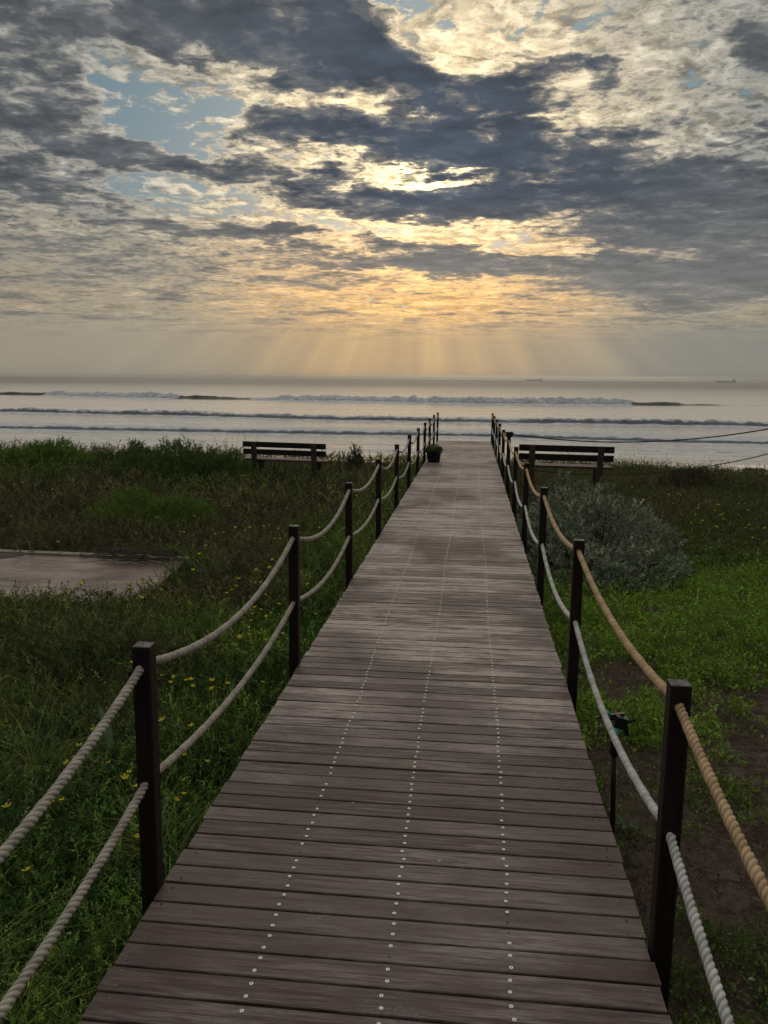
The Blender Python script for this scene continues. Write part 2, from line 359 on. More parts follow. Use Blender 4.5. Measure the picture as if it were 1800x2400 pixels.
def leafmat(name, rough=0.62, trans=0.25, spec=0.25):
    """leaf colour comes from the plant's own tone attribute; leaves let a little light through"""
    m, gg, p, out = material(name)
    c = tone(gg)
    gg.put(p.inputs['Base Color'], c); p.inputs['Roughness'].default_value = rough; p.inputs['Specular IOR Level'].default_value = spec
    tr = gg.n.new('ShaderNodeBsdfTranslucent'); gg.put(tr.inputs[0], gg.mix(1.0, c, (1.2, 1.25, 0.6), 'MULTIPLY'))
    mx = gg.n.new('ShaderNodeMixShader'); mx.inputs[0].default_value = trans
    gg.l.new(p.outputs[0], mx.inputs[1]); gg.l.new(tr.outputs[0], mx.inputs[2]); gg.l.new(mx.outputs[0], out.inputs[0])
    return m

def mat_deck():
    m, gg, p, _ = material('weathered_decking')
    v = objco(gg); t = gg.sep(tone(gg)); x, y, z = gg.sep(v)
    vo = gg.xyz(gg.m('MULTIPLY_ADD', t[0], 31.0, x), gg.m('MULTIPLY_ADD', t[1], 17.0, y), z)   # each board its own piece of grain
    grain = gg.noise(gg.vm('MULTIPLY', vo, (4.0, 150.0, 20.0)), 1.0, 6, 0.6, 0.4)
    fine = gg.noise(gg.vm('MULTIPLY', vo, (14.0, 420.0, 50.0)), 1.0, 4, 0.6)
    patch = gg.noise(gg.vm('MULTIPLY', vo, (1.6, 5.0, 1.0)), 1.0, 5, 0.6)
    base = gg.mix(gg.mr(grain, 0.30, 0.72), (0.045, 0.021, 0.0195), (0.070, 0.037, 0.034))
    base = gg.mix(gg.mr(t[0], 0.35, 1.0, 0.0, 0.8), base, (0.076, 0.046, 0.042))
    base = gg.mix(gg.mr(t[1], 0.60, 1.0, 0.0, 0.85), base, (0.048, 0.020, 0.019))
    # worn pale streaks; the middle of the walk is the most walked on
    worn_zone = gg.m('MULTIPLY', gg.mr(y, 2.8, 6.0, 0.15, 1.0, smooth=True), gg.mr(gg.noise(gg.vm('MULTIPLY', v, (0.9, 0.7, 1.0)), 1.0, 3, 0.5), 0.35, 0.62))
    st = gg.noise(gg.vm('MULTIPLY', vo, (3.4, 60.0, 10.0)), 1.0, 6, 0.70, 0.2)
    worn = gg.m('MULTIPLY', gg.mr(gg.m('ADD', st, gg.m('MULTIPLY', t[2], 0.16)), 0.48, 0.64, 0.0, 1.0), gg.mr(patch, 0.36, 0.58), clamp=True)
    worn = gg.m('MULTIPLY', worn, gg.m('MULTIPLY_ADD', worn_zone, 3.2, 0.06), clamp=True)
    base = gg.mix(gg.m('MULTIPLY', gg.mr(fine, 0.3, 0.6), worn), base, (0.60, 0.51, 0.47))
    # pale salt scuffs and small droppings
    sc = gg.noise(gg.vm('MULTIPLY', v, (3.2, 3.6, 1.0)), 1.0, 2, 0.5)
    sp = gg.noise(gg.vm('MULTIPLY', v, (0.6, 1.3, 1.0)), 62.0, 5, 0.75, 3.0)
    scuff = gg.m('MULTIPLY', gg.mr(sc, 0.58, 0.68), gg.mr(sp, 0.50, 0.72), clamp=True)
    base = gg.mix(gg.m('MULTIPLY', scuff, 0.5), base, (0.40, 0.42, 0.42))
    vor = gg.n.new('ShaderNodeTexVoronoi'); gg.put(vor.inputs['Vector'], v); vor.inputs['Scale'].default_value = 5.0; vor.inputs['Randomness'].default_value = 1.0
    dot = gg.m('MULTIPLY', gg.mr(vor.outputs['Distance'], 0.018, 0.034, 1.0, 0.0), gg.mr(gg.sep(vor.outputs['Color'])[0], 0.55, 0.6))
    base = gg.mix(gg.m('MULTIPLY', dot, 0.7), base, (0.55, 0.55, 0.52))
    gg.put(p.inputs['Base Color'], base)
    gg.put(p.inputs['Roughness'], gg.m('ADD', gg.mr(patch, 0.3, 0.7, 0.46, 0.66), gg.m('MULTIPLY', fine, 0.12)))
    p.inputs['Specular IOR Level'].default_value = 0.5
    bump(gg, p, gg.m('ADD', grain, gg.m('MULTIPLY', fine, 0.6)), 0.45, 0.0015)
    return m
def mat_post():
    m, gg, p, _ = material('dark_painted_timber')
    v = objco(gg)
    gr = gg.noise(gg.vm('MULTIPLY', v, (60.0, 60.0, 3.0)), 1.0, 5, 0.6, 0.3)
    base = gg.mix(gg.mr(gr, 0.3, 0.7), (0.006, 0.004, 0.0035), (0.017, 0.008, 0.007))
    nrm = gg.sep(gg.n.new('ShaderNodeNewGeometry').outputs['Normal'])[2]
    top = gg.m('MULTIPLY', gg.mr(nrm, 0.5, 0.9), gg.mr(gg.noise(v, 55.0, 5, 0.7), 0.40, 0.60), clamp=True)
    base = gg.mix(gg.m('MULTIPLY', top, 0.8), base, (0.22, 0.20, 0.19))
    gg.put(p.inputs['Base Color'], base); gg.put(p.inputs['Roughness'], gg.mr(gr, 0.2, 0.8, 0.5, 0.7)); p.inputs['Specular IOR Level'].default_value = 0.3
    bump(gg, p, gr, 0.35, 0.002); return m
def mat_rope(name, a, b, lay_col=(0.10, 0.085, 0.065)):
    m, gg, p, _ = material(name); v = objco(gg); t = gg.sep(tone(gg))
    f = gg.noise(v, 26.0, 4, 0.6); fib = gg.noise(v, 700.0, 3, 0.7, 0.5)
    base = gg.mix(gg.mr(f, 0.3, 0.7), a, b)
    base = gg.mix(gg.mr(fib, 0.35, 0.75, 0.0, 0.35), base, tuple(min(1, c*1.5) for c in a))
    base = gg.mix(gg.mr(t[0], 0.70, 0.95, 0.85, 0.0), base, lay_col)          # darker colour in the lay between the strands
    gg.put(p.inputs['Base Color'], base); p.inputs['Roughness'].default_value = 0.85; p.inputs['Specular IOR Level'].default_value = 0.2
    bump(gg, p, fib, 0.5, 0.002); return m
def mat_ground():
    m, gg, p, _ = material('sandy_soil')
    v = objco(gg); n1 = gg.noise(v, 1.1, 5, 0.6); n2 = gg.noise(v, 8.0, 10, 0.74, 0.8); n3 = gg.noise(v, 48.0, 6, 0.75)
    c = gg.mix(gg.mr(n2, 0.38, 0.64), (0.055, 0.036, 0.029), (0.290, 0.205, 0.165))
    c = gg.mix(gg.mr(n1, 0.45, 0.62, 0.0, 0.55), c, (0.120, 0.080, 0.062))
    c = gg.mix(gg.mr(n3, 0.52, 0.66, 0.0, 0.6), c, (0.26, 0.20, 0.165))
    x, y, z = gg.sep(v)
    c = gg.mix(gg.m('MULTIPLY', gg.mr(x, -0.9, -1.3), gg.mr(n2, 0.3, 0.6, 0.6, 1.0)), c, (0.022, 0.026, 0.012))
    gg.put(p.inputs['Base Color'], c); p.inputs['Roughness'].default_value = 0.95; p.inputs['Specular IOR Level'].default_value = 0.1
    bump(gg, p, gg.m('ADD', n2, gg.m('MULTIPLY', n3, 0.5)), 1.0, 0.09); return m
def mat_beach():
    m, gg, p, _ = material('wet_sand')
    v = objco(gg); n = gg.noise(gg.vm('MULTIPLY', v, (0.12, 0.6, 1.0)), 1.0, 5, 0.6)
    x, y, z = gg.sep(v)
    wet = gg.mr(gg.m('ADD', y, gg.m('MULTIPLY', n, 10.0)), 42.0, 50.0)
    gg.put(p.inputs['Base Color'], gg.mix(wet, (0.40, 0.36, 0.31), (0.17, 0.15, 0.13)))
    gg.put(p.inputs['Roughness'], gg.mr(wet, 0.0, 1.0, 0.85, 0.16)); bump(gg, p, gg.noise(v, 3.0, 5, 0.6), 0.15, 0.02); return m
def mat_water():
    m, gg, p, out = material('sea_water')
    v = objco(gg); t = gg.sep(tone(gg)); x, y, z = gg.sep(v)
    # ripples: fine near the shore, longer and softer out to sea
    near = gg.noise(gg.vm('MULTIPLY', v, (0.55, 2.2, 1.0)), 1.0, 6, 0.62, 0.4)
    mid = gg.noise(gg.vm('MULTIPLY', v, (0.045, 0.20, 1.0)), 1.0, 5, 0.6, 0.3)
    farn = gg.noise(gg.vm('MULTIPLY', v, (0.004, 0.02, 1.0)), 1.0, 6, 0.6)
    h = gg.m('ADD', gg.m('MULTIPLY', near, gg.mr(y, 60.0, 400.0, 0.055, 0.02)), gg.m('MULTIPLY', mid, 0.5))
    h = gg.m('ADD', h, gg.m('MULTIPLY', farn, 1.5))
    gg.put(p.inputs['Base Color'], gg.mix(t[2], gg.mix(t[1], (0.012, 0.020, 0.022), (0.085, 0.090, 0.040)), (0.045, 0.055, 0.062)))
    gg.put(p.inputs['Roughness'], gg.mr(y, 60.0, 700.0, 0.20, 0.42)); p.inputs['IOR'].default_value = 1.33
    b = gg.n.new('ShaderNodeBump'); b.inputs['Strength'].default_value = 1.0; b.inputs['Distance'].default_value = 1.0
    gg.put(b.inputs['Height'], h); gg.l.new(b.outputs[0], p.inputs['Normal'])
    # foam: white water on the breakers, lace between them
    foam = gg.n.new('ShaderNodeBsdfDiffuse')
    fl = gg.noise(gg.vm('MULTIPLY', v, (0.9, 1.6, 2.0)), 1.0, 6, 0.65, 0.5)
    foam.inputs[0].default_value = (0.5, 0.52, 0.55, 1)
    gg.put(foam.inputs[0], gg.mix(gg.mr(fl, 0.35, 0.65), (0.52, 0.57, 0.63), (0.93, 0.93, 0.93)))
    foam_c = foam.inputs[0].links[0].from_socket; gg.l.remove(foam.inputs[0].links[0]); gg.put(foam.inputs[0], gg.mix(gg.m('MULTIPLY', t[2], 0.9), foam_c, (0.13, 0.15, 0.17)))   # shaded foot of a breaker: its shade is put into the foam colour
    b2 = gg.n.new('ShaderNodeBump'); b2.inputs['Strength'].default_value = 1.0; b2.inputs['Distance'].default_value = 0.5
    gg.put(b2.inputs['Height'], fl); gg.l.new(b2.outputs[0], foam.inputs['Normal'])
    lace = gg.noise(gg.vm('MULTIPLY', v, (0.10, 0.75, 1.0)), 1.0, 8, 0.66, 0.6)
    th = gg.m('SUBTRACT', 1.0, t[0])
    f = gg.mr(gg.m('SUBTRACT', gg.m('ADD', gg.m('MULTIPLY', lace, 0.9), gg.m('MULTIPLY', fl, 0.35)), th), -0.05, 0.15, 0.0, 1.0, smooth=True)
    f = gg.m('MULTIPLY', f, gg.mr(t[0], 0.02, 0.12))
    mx = gg.n.new('ShaderNodeMixShader'); gg.put(mx.inputs[0], f)
    gg.l.new(p.outputs[0], mx.inputs[1]); gg.l.new(foam.outputs[0], mx.inputs[2]); gg.l.new(mx.outputs[0], out.inputs[0])
    return m
def mat_slab():
    m, gg, p, _ = material('stained_concrete')
    v = objco(gg); x, y, z = gg.sep(v)
    n = gg.noise(gg.vm('MULTIPLY', v, (1.0, 2.0, 1.0)), 1.3, 6, 0.62, 0.3); n2 = gg.noise(gg.vm('MULTIPLY', v, (2.2, 6.0, 1.0)), 1.0, 7, 0.66, 0.4); n3 = gg.noise(v, 40.0, 5, 0.7)
    c = gg.mix(gg.mr(n, 0.35, 0.65), (0.115, 0.058, 0.038), (0.060, 0.032, 0.023))
    pale = gg.m('MULTIPLY', gg.mr(n2, 0.47, 0.60), gg.mr(x, 1.4, 0.2, 0.15, 1.0), clamp=True)
    c = gg.mix(gg.m('MULTIPLY', pale, 0.5), c, (0.30, 0.26, 0.22))
    c = gg.mix(gg.mr(n3, 0.6, 0.75, 0.0, 0.5), c, (0.10, 0.08, 0.07))
    gg.put(p.inputs['Base Color'], c); gg.put(p.inputs['Roughness'], gg.mr(n, 0.3, 0.7, 0.30, 0.65)); bump(gg, p, n3, 0.4, 0.005); return m

M = dict(deck=mat_deck(), post=mat_post(), ground=mat_ground(), beach=mat_beach(), water=mat_water(), slab=mat_slab(),
    rope_grey=mat_rope('aged_grey_rope', (0.56, 0.51, 0.44), (0.38, 0.34, 0.285)),
    rope_tan=mat_rope('tan_manila_rope', (0.68, 0.48, 0.28), (0.50, 0.34, 0.19), (0.15, 0.10, 0.06)),
    rope_white=mat_rope('white_rope', (0.78, 0.78, 0.74), (0.56, 0.56, 0.53), (0.16, 0.15, 0.13)),
    rope_dark=mat_rope('dark_rope', (0.06, 0.05, 0.045), (0.04, 0.035, 0.03), (0.02, 0.02, 0.02)),
    screw=simple('zinc_screw', (0.85, 0.83, 0.78), 0.45, (0.70, 0.68, 0.63), 40, 0, spec=0.6, metal=0.5),
    hole=simple('dark_screw_head', (0.015, 0.012, 0.012), 0.6, bmp=0),
    joist=simple('dark_bearer', (0.02, 0.015, 0.012), 0.8),
    bench_dark=simple('dark_bench_slat', (0.012, 0.010, 0.010), 0.7, (0.022, 0.018, 0.016)),
    bench_seat=simple('reddish_bench_seat', (0.085, 0.040, 0.030), 0.6, (0.06, 0.03, 0.024)),
    bench_leg=simple('grey_brown_bench_leg', (0.080, 0.066, 0.048), 0.8, (0.050, 0.040, 0.030)),
    pot=simple('black_plastic_pot', (0.010, 0.011, 0.015), 0.45, bmp=0.05),
    soil=simple('potting_soil', (0.03, 0.02, 0.015), 0.95),
    black=simple('black_plastic', (0.012, 0.012, 0.014), 0.4, bmp=0.1),
    teal=simple('teal_cable_tie', (0.03, 0.46, 0.46), 0.4, (0.02, 0.32, 0.34), bmp=0),
    hose=simple('dark_green_hose', (0.01, 0.07, 0.055), 0.4, bmp=0),
    twig=simple('dry_grey_twig', (0.115, 0.088, 0.066), 0.9, (0.06, 0.045, 0.035)),
    stem=simple('plant_stem', (0.045, 0.040, 0.022), 0.8),
    flower=leafmat('yellow_petal', 0.6, 0.45),
    fstem=simple('green_flower_stem', (0.05, 0.085, 0.02), 0.7, bmp=0),
    rust=simple('rust_red_panel', (0.085, 0.032, 0.020), 0.8, (0.055, 0.026, 0.018), 6),
    pale=simple('pale_concrete_edge', (0.34, 0.31, 0.27), 0.8, (0.20, 0.18, 0.15), 5),
    kelp=simple('dark_kelp', (0.018, 0.013, 0.010), 0.6), shell=simple('white_shell', (0.6, 0.58, 0.54), 0.5, bmp=0),
    ship=simple('grey_ship_hull', (0.10, 0.10, 0.10), 0.6, bmp=0), ship2=simple('pale_superstructure', (0.25, 0.25, 0.25), 0.6, bmp=0),
    leaf=leafmat('leaf'), bladem=leafmat('grass_blade', 0.6, 0.3), greyleaf=leafmat('grey_leaf', 0.75, 0.12, 0.15))

# ---------------------------------------------------------------- the setting: dune, beach, sea
def crest(x): return 21.6 - 0.42*np.clip(x-1.5, 0, 12) + 1.2*(vn(x, 0*x, 0.25, 5)-0.5)
def gz(x, y):
    x = np.asarray(x, float); y = np.asarray(y, float)
    z = -0.50 - 0.006*y + 0.10*(fbm(x, y, 0.35, 3)-0.5) + 0.05*(fbm(x, y, 2.2, 8)-0.5)
    z = z + 0.10*sst(-x, 6, 12)*sst(y, 8, 18)
    d = y - crest(x)
    z = z - 3.6*sst(d, 0.0, 17.0)*1.15
    return z
xs = np.concatenate([np.linspace(-160, -14, 40)[:-1], np.linspace(-14, 9, 260), np.linspace(9, 120, 36)[1:]])
ys = np.concatenate([np.linspace(-60, -2, 24)[:-1], np.linspace(-2, 23, 260), np.linspace(23, 44, 40)[1:]])
X, Y = np.meshgrid(xs, ys); Z = gz(X, Y)
nx, ny = len(xs), len(ys)
def grid_faces(nx, ny):
    i = np.arange(nx-1)[None, :] + (np.arange(ny-1)*nx)[:, None]
    return np.stack([i, i+1, i+1+nx, i+nx], -1).reshape(-1, 4)
o = link('ground', npmesh('ground', np.stack([X, Y, Z], -1).reshape(-1, 3), grid_faces(nx, ny), smooth=True), M['ground']); tag(o, kind='structure')

xs = np.linspace(-400, 300, 90); ys = np.concatenate([np.linspace(24, 60, 60), [70, 90, 120]])
X, Y = np.meshgrid(xs, ys)
Z = np.interp(Y, [24, 40, 50, 60, 120], [-2.6, -3.05, -3.33, -3.50, -6.0]) + 0.02*(fbm(X, Y, 0.2, 4)-0.5)
o = link('beach', npmesh('beach', np.stack([X, Y, Z], -1).reshape(-1, 3), grid_faces(len(xs), len(ys)), smooth=True), M['beach']); tag(o, kind='structure')

SEA = -3.35
ncol = 640
ys = np.concatenate([np.arange(46, 66, 0.30), np.arange(66, 82, 0.16), np.arange(82, 90, 0.4), np.arange(90, 114, 0.16), np.arange(114, 160, 0.8), np.arange(160, 222, 0.20), 222*np.exp(np.linspace(0.004, 4.1, 120))])
u = np.linspace(-1, 1, ncol)
Y = np.repeat(ys[:, None], ncol, 1); X = (u[None, :] - 0.14)*(ys[:, None]*0.62 + 14.0)
Z = np.full_like(X, SEA); FO = np.zeros_like(X); GR = np.zeros_like(X); FRONT_SHADE = np.zeros_like(X)
Z += 0.03*(fbm(X*0.15, Y, 0.5, 21)-0.5)*sst(Y, 46, 56)
Z += 0.20*(fbm(X*0.25, Y, 0.09, 22, 3)-0.5)*sst(Y, 110, 170)*(1-sst(Y, 600, 3000))
def crest_line(tab, X, wob, seed): return np.interp(X, [a for a, b in tab], [b for a, b in tab]) + wob*(fbm(X, 0*X, 0.06, seed, 4)-0.5)*2
# outer breaker
c = crest_line([(-260, 222), (-128, 210), (-60, 187), (0, 172), (43, 178), (120, 190)], X, 2.5, 31)
brk = np.interp(X, [-128, -113, -110, -72, -69, -54, -50, -45, -42, 31, 34, 46, 50], [0, 0, 1, 1, .1, .1, .45, .6, 1, 1, 0, 0, 0.0])
hgt = np.interp(X, [-260, -135, -125, -113, -69, -60, -50, -42, 30, 40, 47, 56, 120], [.15, .5, 1.0, 1.0, 1.05, 1.0, .45, 1.15, 1.2, 1.1, .45, .10, .08])
d = Y - c
lump = fbm(X, Y*0.8, 0.55, 41, 4); lump2 = vn(X, Y, 2.2, 43)
prof = np.where(d < 0, np.exp(-(d/0.9)**2), np.exp(-(d/4.5)**2))
Z += hgt*prof*(0.82 + (1-brk)*0.7*(fbm(X, 0*X, 0.22, 47, 3)-0.55) + brk*(0.95*(lump-0.35) + 0.34*(lump2-0.5)))
ap = brk*np.exp(-((d+2.2)/2.2)**2)*(0.5*lump+0.18*lump2)*hgt; Z += ap*0.9
FO = np.maximum(FO, brk*np.where(d < 0, sst(d, -6.5, -3.0), 1-sst(d, 0.6, 4.0))*1.25)
FO = np.maximum(FO, np.where(d < 0, sst(d, -26, -4), 0)*0.50*np.clip(brk+0.35, 0, 1))
GR = np.maximum(GR, (1-brk)*prof)
FRONT_SHADE = np.maximum(FRONT_SHADE, brk*sst(d, -3.6, -2.6)*(1-sst(d + 1.4*(lump2-0.5), -2.2, -0.6))*0.75)
# two rows of white water rolling in
for tab, h, wob, seed, wf in (([(-200, 124), (-66, 109), (0, 97.4), (34, 97.0), (90, 99)], 0.50, 1.4, 51, 0.60), ([(-140, 88), (-46, 75), (0, 73), (24, 70), (70, 68)], 0.30, 0.9, 61, 0.45)):
    c = crest_line(tab, X, wob, seed); d = Y - c
    hh = h*(0.55 + 0.9*fbm(X, 0*X, 0.10, seed+3, 4)); lump = fbm(X, Y, 1.1, seed+5, 4)
    prof = np.where(d < 0, np.exp(-(d/wf)**2), np.exp(-(d/(wf*5))**2))
    Z += hh*prof*(0.75 + 1.0*(lump-0.35) + 0.55*(vn(X, Y, 2.6, seed+9)-0.5)) + hh*0.35*np.exp(-((d+wf*2)/wf)**2)*lump
    FRONT_SHADE = np.maximum(FRONT_SHADE, sst(d, -wf*2.6, -wf*1.6)*(1-sst(d + wf*1.1*(lump-0.5), -wf*0.7, -wf*0.05)))
    FO = np.maximum(FO, np.where(d < 0, sst(d + wf*0.9*(lump-0.5), -wf*1.1, -wf*0.25), 1-sst(d, wf*1.5, wf*11)*0.75)*np.where(d > wf*11, 0, 1)*1.1)
    FO = np.maximum(FO, np.where(d < 0, sst(d, -9, -1.0), 1-sst(d, 4, 22))*0.55)
# the smaller ripple line by the shore on the right
for tab, h, seed in (([(-60, 60), (0, 62), (10, 61), (60, 56)], 0.05, 71), ([(-60, 52), (0, 55.5), (16, 54), (60, 50)], 0.03, 75)):
    c = crest_line(tab, X, 1.0, seed); d = Y - c
    Z += h*np.where(d < 0, np.exp(-(d/0.25)**2), np.exp(-(d/1.6)**2))*fbm(X, Y, 0.5, seed+1)*1.6*sst(X, -25, -5)
    FO = np.maximum(FO, np.exp(-(d/0.5)**2)*0.55*sst(X, -25, -5))
FO = np.maximum(FO, (0.30+0.10*(1-sst(Y, 95, 130)))*sst(Y, 48, 56)*(1-sst(Y, 165, 185)))
T = np.stack([np.clip(FO, 0, 1.3), np.clip(GR, 0, 1), np.clip(FRONT_SHADE, 0, 1)], -1).reshape(-1, 3)  # third channel: shade painted on the lower breaker fronts
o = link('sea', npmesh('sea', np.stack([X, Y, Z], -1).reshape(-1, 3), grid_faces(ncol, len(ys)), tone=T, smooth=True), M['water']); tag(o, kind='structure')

# ---------------------------------------------------------------- boardwalk
XL, XR = -0.9825, 0.5616
walk = empty('boardwalk', (0, 0, 0)); tag(walk, 'long weathered timber boardwalk with three rows of pale screws leading to the beach', 'boardwalk')
PITCH_B, WB, TH = 0.0995, 0.0908, 0.028
NP = 252; Y0 = -0.85
prof = [(-WB/2, -TH), (-WB/2, -0.0025), (-WB/2+0.0022, 0.0), (WB/2-0.0022, 0.0), (WB/2, -0.0025), (WB/2, -TH)]
V = []; F4 = []; TN = []; caps = []
yc = []
for i in range(NP):
    y = Y0 + i*PITCH_B + random.uniform(-0.0008, 0.0008); yc.append(y)
    sk = random.uniform(-0.0016, 0.0016); lift = random.uniform(-0.0012, 0.0012); tl = random.uniform(-0.0010, 0.0010)
    ends = (XL + random.uniform(-0.006, 0.006), XR + random.uniform(-0.006, 0.006))
    nseg = 6; b0 = len(V); t = (random.random(), random.random(), random.random()); bow = random.uniform(-0.0015, 0.0015)
    for k in range(nseg+1):
        f = k/nseg; x = ends[0] + (ends[1]-ends[0])*f
        for (py, pz) in prof:
            V.append((x, y+py+sk*(f-0.5)*2+bow*math.sin(PI*f), slope(y+py)+pz+lift+tl*(f-0.5)*2)); TN.append(t)
    n = len(prof)
    for k in range(nseg):
        for j in range(n):
            a = b0+k*n+j; b = b0+k*n+(j+1) % n; F4.append((a, b, b+n, a+n))
    caps.append([b0+j for j in range(n)][::-1]); caps.append([b0+nseg*n+j for j in range(n)])
link('decking', npmesh('decking', np.array(V), [np.array(F4), np.array(caps)], tone=np.array(TN)), M['deck'], walk)
YE = Y0 + (NP-1)*PITCH_B + WB/2
for x in (XL+0.06, -0.57, -0.205, 0.15, XR-0.06):
    mb = MB(); a = Vector((x, Y0, slope(Y0)-TH-0.062)); b = Vector((x, YE-0.02, slope(YE)-TH-0.062))
    for s0 in range(8):
        p0 = a.lerp(b, s0/8); p1 = a.lerp(b, (s0+1)/8)
        mb.add([(p.x+sx*0.022, p.y, p.z+sz*0.06) for p in (p0, p1) for sx, sz in ((-1, -1), (1, -1), (1, 1), (-1, 1))],
               [(0, 1, 5, 4), (1, 2, 6, 5), (2, 3, 7, 6), (3, 0, 4, 7)])
    link('joist', mb.mesh('joist'), M['joist'], walk)
# screws: a pale countersunk ring with a dark drive in the middle
def screw_rings(mb, x, y, z, r=0.0061, n=10):
    V = [(x+rr*math.cos(2*PI*k/n), y+rr*math.sin(2*PI*k/n), z+zz) for rr, zz in ((r, 0.0006), (r*0.93, 0.0012), (r*0.42, 0.0012), (r*0.36, 0.0004)) for k in range(n)]
    mb.add(V, [(j*n+k, j*n+(k+1) % n, (j+1)*n+(k+1) % n, (j+1)*n+k) for j in range(3) for k in range(n)])
proto = MB(); screw_rings(proto, 0, 0, 0); proto_me = proto.mesh('screw'); proto_me.materials.append(M['screw'])
drives = MB(); rest = MB(); dark = MB(); count = 0
spots = []
for i, y in enumerate(yc):
    for rx in (-0.567, -0.207, 0.155):
        for s_ in (-0.024, 0.024): spots.append((rx + random.gauss(0, 0.0028) + 0.006*math.sin(y*1.7+rx*9), y + s_ + random.gauss(0, 0.0022)))
spots.sort(key=lambda s_: s_[1] if s_[1] > 1.35 else 99+s_[1])
for (x, y) in spots:
    z = slope(y) + 0.0008
    drives.add([(x+0.0021*math.cos(2*PI*k/6), y+0.0021*math.sin(2*PI*k/6), z+0.0009) for k in range(6)], [tuple(range(6))])
    if random.random() < 0.09: drives.add([(x+0.0036*math.cos(2*PI*k/8), y+0.0036*math.sin(2*PI*k/8), z+0.0007) for k in range(8)], [tuple(range(8))]); continue
    if count < 100:
        count += 1; link('screw', proto_me, None, walk, (x, y, z))
    else: screw_rings(rest, x, y, z, n=8)
tag(link('screw', rest.mesh('screws'), M['screw'], walk), kind='stuff')
for i, y in enumerate(yc):
    for x in (XL+0.04, XR-0.045):
        for s_ in (-0.026, 0.026):
            xx, yy = x+random.gauss(0, 0.005), y+s_+random.gauss(0, 0.004); z = slope(yy)+0.0013
            (drives if random.random() < 0.35 else dark).add([(xx+0.0042*math.cos(2*PI*k/8), yy+0.0042*math.sin(2*PI*k/8), z) for k in range(8)], [tuple(range(8))])
tag(link('screw_hole', drives.mesh('screw_holes'), M['hole'], walk), kind='stuff')
M['dull'] = simple('dull_screw', (0.20, 0.16, 0.13), 0.55, (0.10, 0.08, 0.07), 40, 0)
tag(link('edge_screw', dark.mesh('edge_screws'), M['dull'], walk), kind='stuff')

# ---------------------------------------------------------------- rope railings
PW = 0.029
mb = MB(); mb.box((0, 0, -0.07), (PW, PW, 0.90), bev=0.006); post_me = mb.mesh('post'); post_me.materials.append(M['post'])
S = 2.1815
def rope_mesh(name, pts, R, pitch, stepf, hand=1):
    """pts: dense polyline; three strands laid round it"""
    P = np.array(pts, float); seg = np.linalg.norm(np.diff(P, axis=0), axis=1); L = np.concatenate([[0], np.cumsum(seg)])
    s = [0.0]
    while s[-1] < L[-1]:
        yy = np.interp(s[-1], L, P[:, 1]); s.append(s[-1] + stepf(yy))
    s = np.array(s); C = np.stack([np.interp(s, L, P[:, k]) for k in range(3)], 1)
    T = np.gradient(C, axis=0); T /= np.linalg.norm(T, axis=1, keepdims=True)
    A = np.cross(T, [0, 0, 1.0]); A /= np.linalg.norm(A, axis=1, keepdims=True); B = np.cross(T, A)
    n = 18; th = np.arange(n)*2*PI/n
    ph = hand*2*PI*s/pitch
    al = (th[None, :] - ph[:, None]) % (2*PI/3) - PI/3
    d, rs = 0.35*R, 0.67*R
    r = d*np.cos(al) + np.sqrt(np.maximum(rs**2-(d*np.sin(al))**2, 1e-9))
    r = r*(1 + 0.035*np.sin(s*37+1.3)[:, None] + 0.03*np.sin(s*113)[:, None]) * (1 + 0.05*(rng.random(r.shape)-0.5))
    V = C[:, None, :] + r[..., None]*(np.cos(th)[None, :, None]*A[:, None, :] + np.sin(th)[None, :, None]*B[:, None, :])
    m_ = len(s); i = (np.arange(m_-1)*n)[:, None]; k = np.arange(n)[None, :]
    F = np.stack([i+k, i+(k+1) % n, i+n+(k+1) % n, i+n+k], -1).reshape(-1, 4)
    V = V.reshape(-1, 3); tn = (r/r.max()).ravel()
    # loose fibres standing off the lay
    nh = int(L[-1]*70) if R > 0.012 else 0
    if nh:
        i0 = rng.integers(0, m_-1, nh); t0 = rng.uniform(0, 2*PI, nh)
        nrm = np.cos(t0)[:, None]*A[i0] + np.sin(t0)[:, None]*B[i0]; p0 = C[i0] + nrm*R*0.85
        dv = nrm + T[i0]*rng.uniform(-1.5, 1.5, (nh, 1)) + rng.normal(0, .3, (nh, 3)); dv /= np.linalg.norm(dv, axis=1, keepdims=True)
        sd = np.cross(dv, nrm); sd /= np.linalg.norm(sd, axis=1, keepdims=True); hl = rng.uniform(0.004, 0.013, (nh, 1))
        H = np.stack([p0-sd*0.0004, p0+sd*0.0004, p0+dv*hl+nrm*0.001], 1).reshape(-1, 3); b0 = len(V)
        V = np.concatenate([V, H]); tn = np.concatenate([tn, np.ones(len(H))]); F = [F, b0+np.arange(nh*3).reshape(-1, 3)]
    return npmesh(name, V, F, tone=tn, smooth=True)
def rail_path(x, ys, hz, sags, side=0.0):
    out = []
    for i in range(len(ys)-1):
        y0, y1 = ys[i], ys[i+1]; n = 40
        for k in range(n + (1 if i == len(ys)-2 else 0)):
            f = k/n; sg = sags[i]*4*f*(1-f)
            out.append((x + side*4*f*(1-f)*(0.5+0.5*math.sin(i*2.3)), y0+(y1-y0)*f, hz[i]*(1-f)+hz[i+1]*f + slope(y0+(y1-y0)*f) - sg))
    return out
stepf = lambda y: 0.0045 if y < 7 else (0.007 if y < 12 else 0.018)
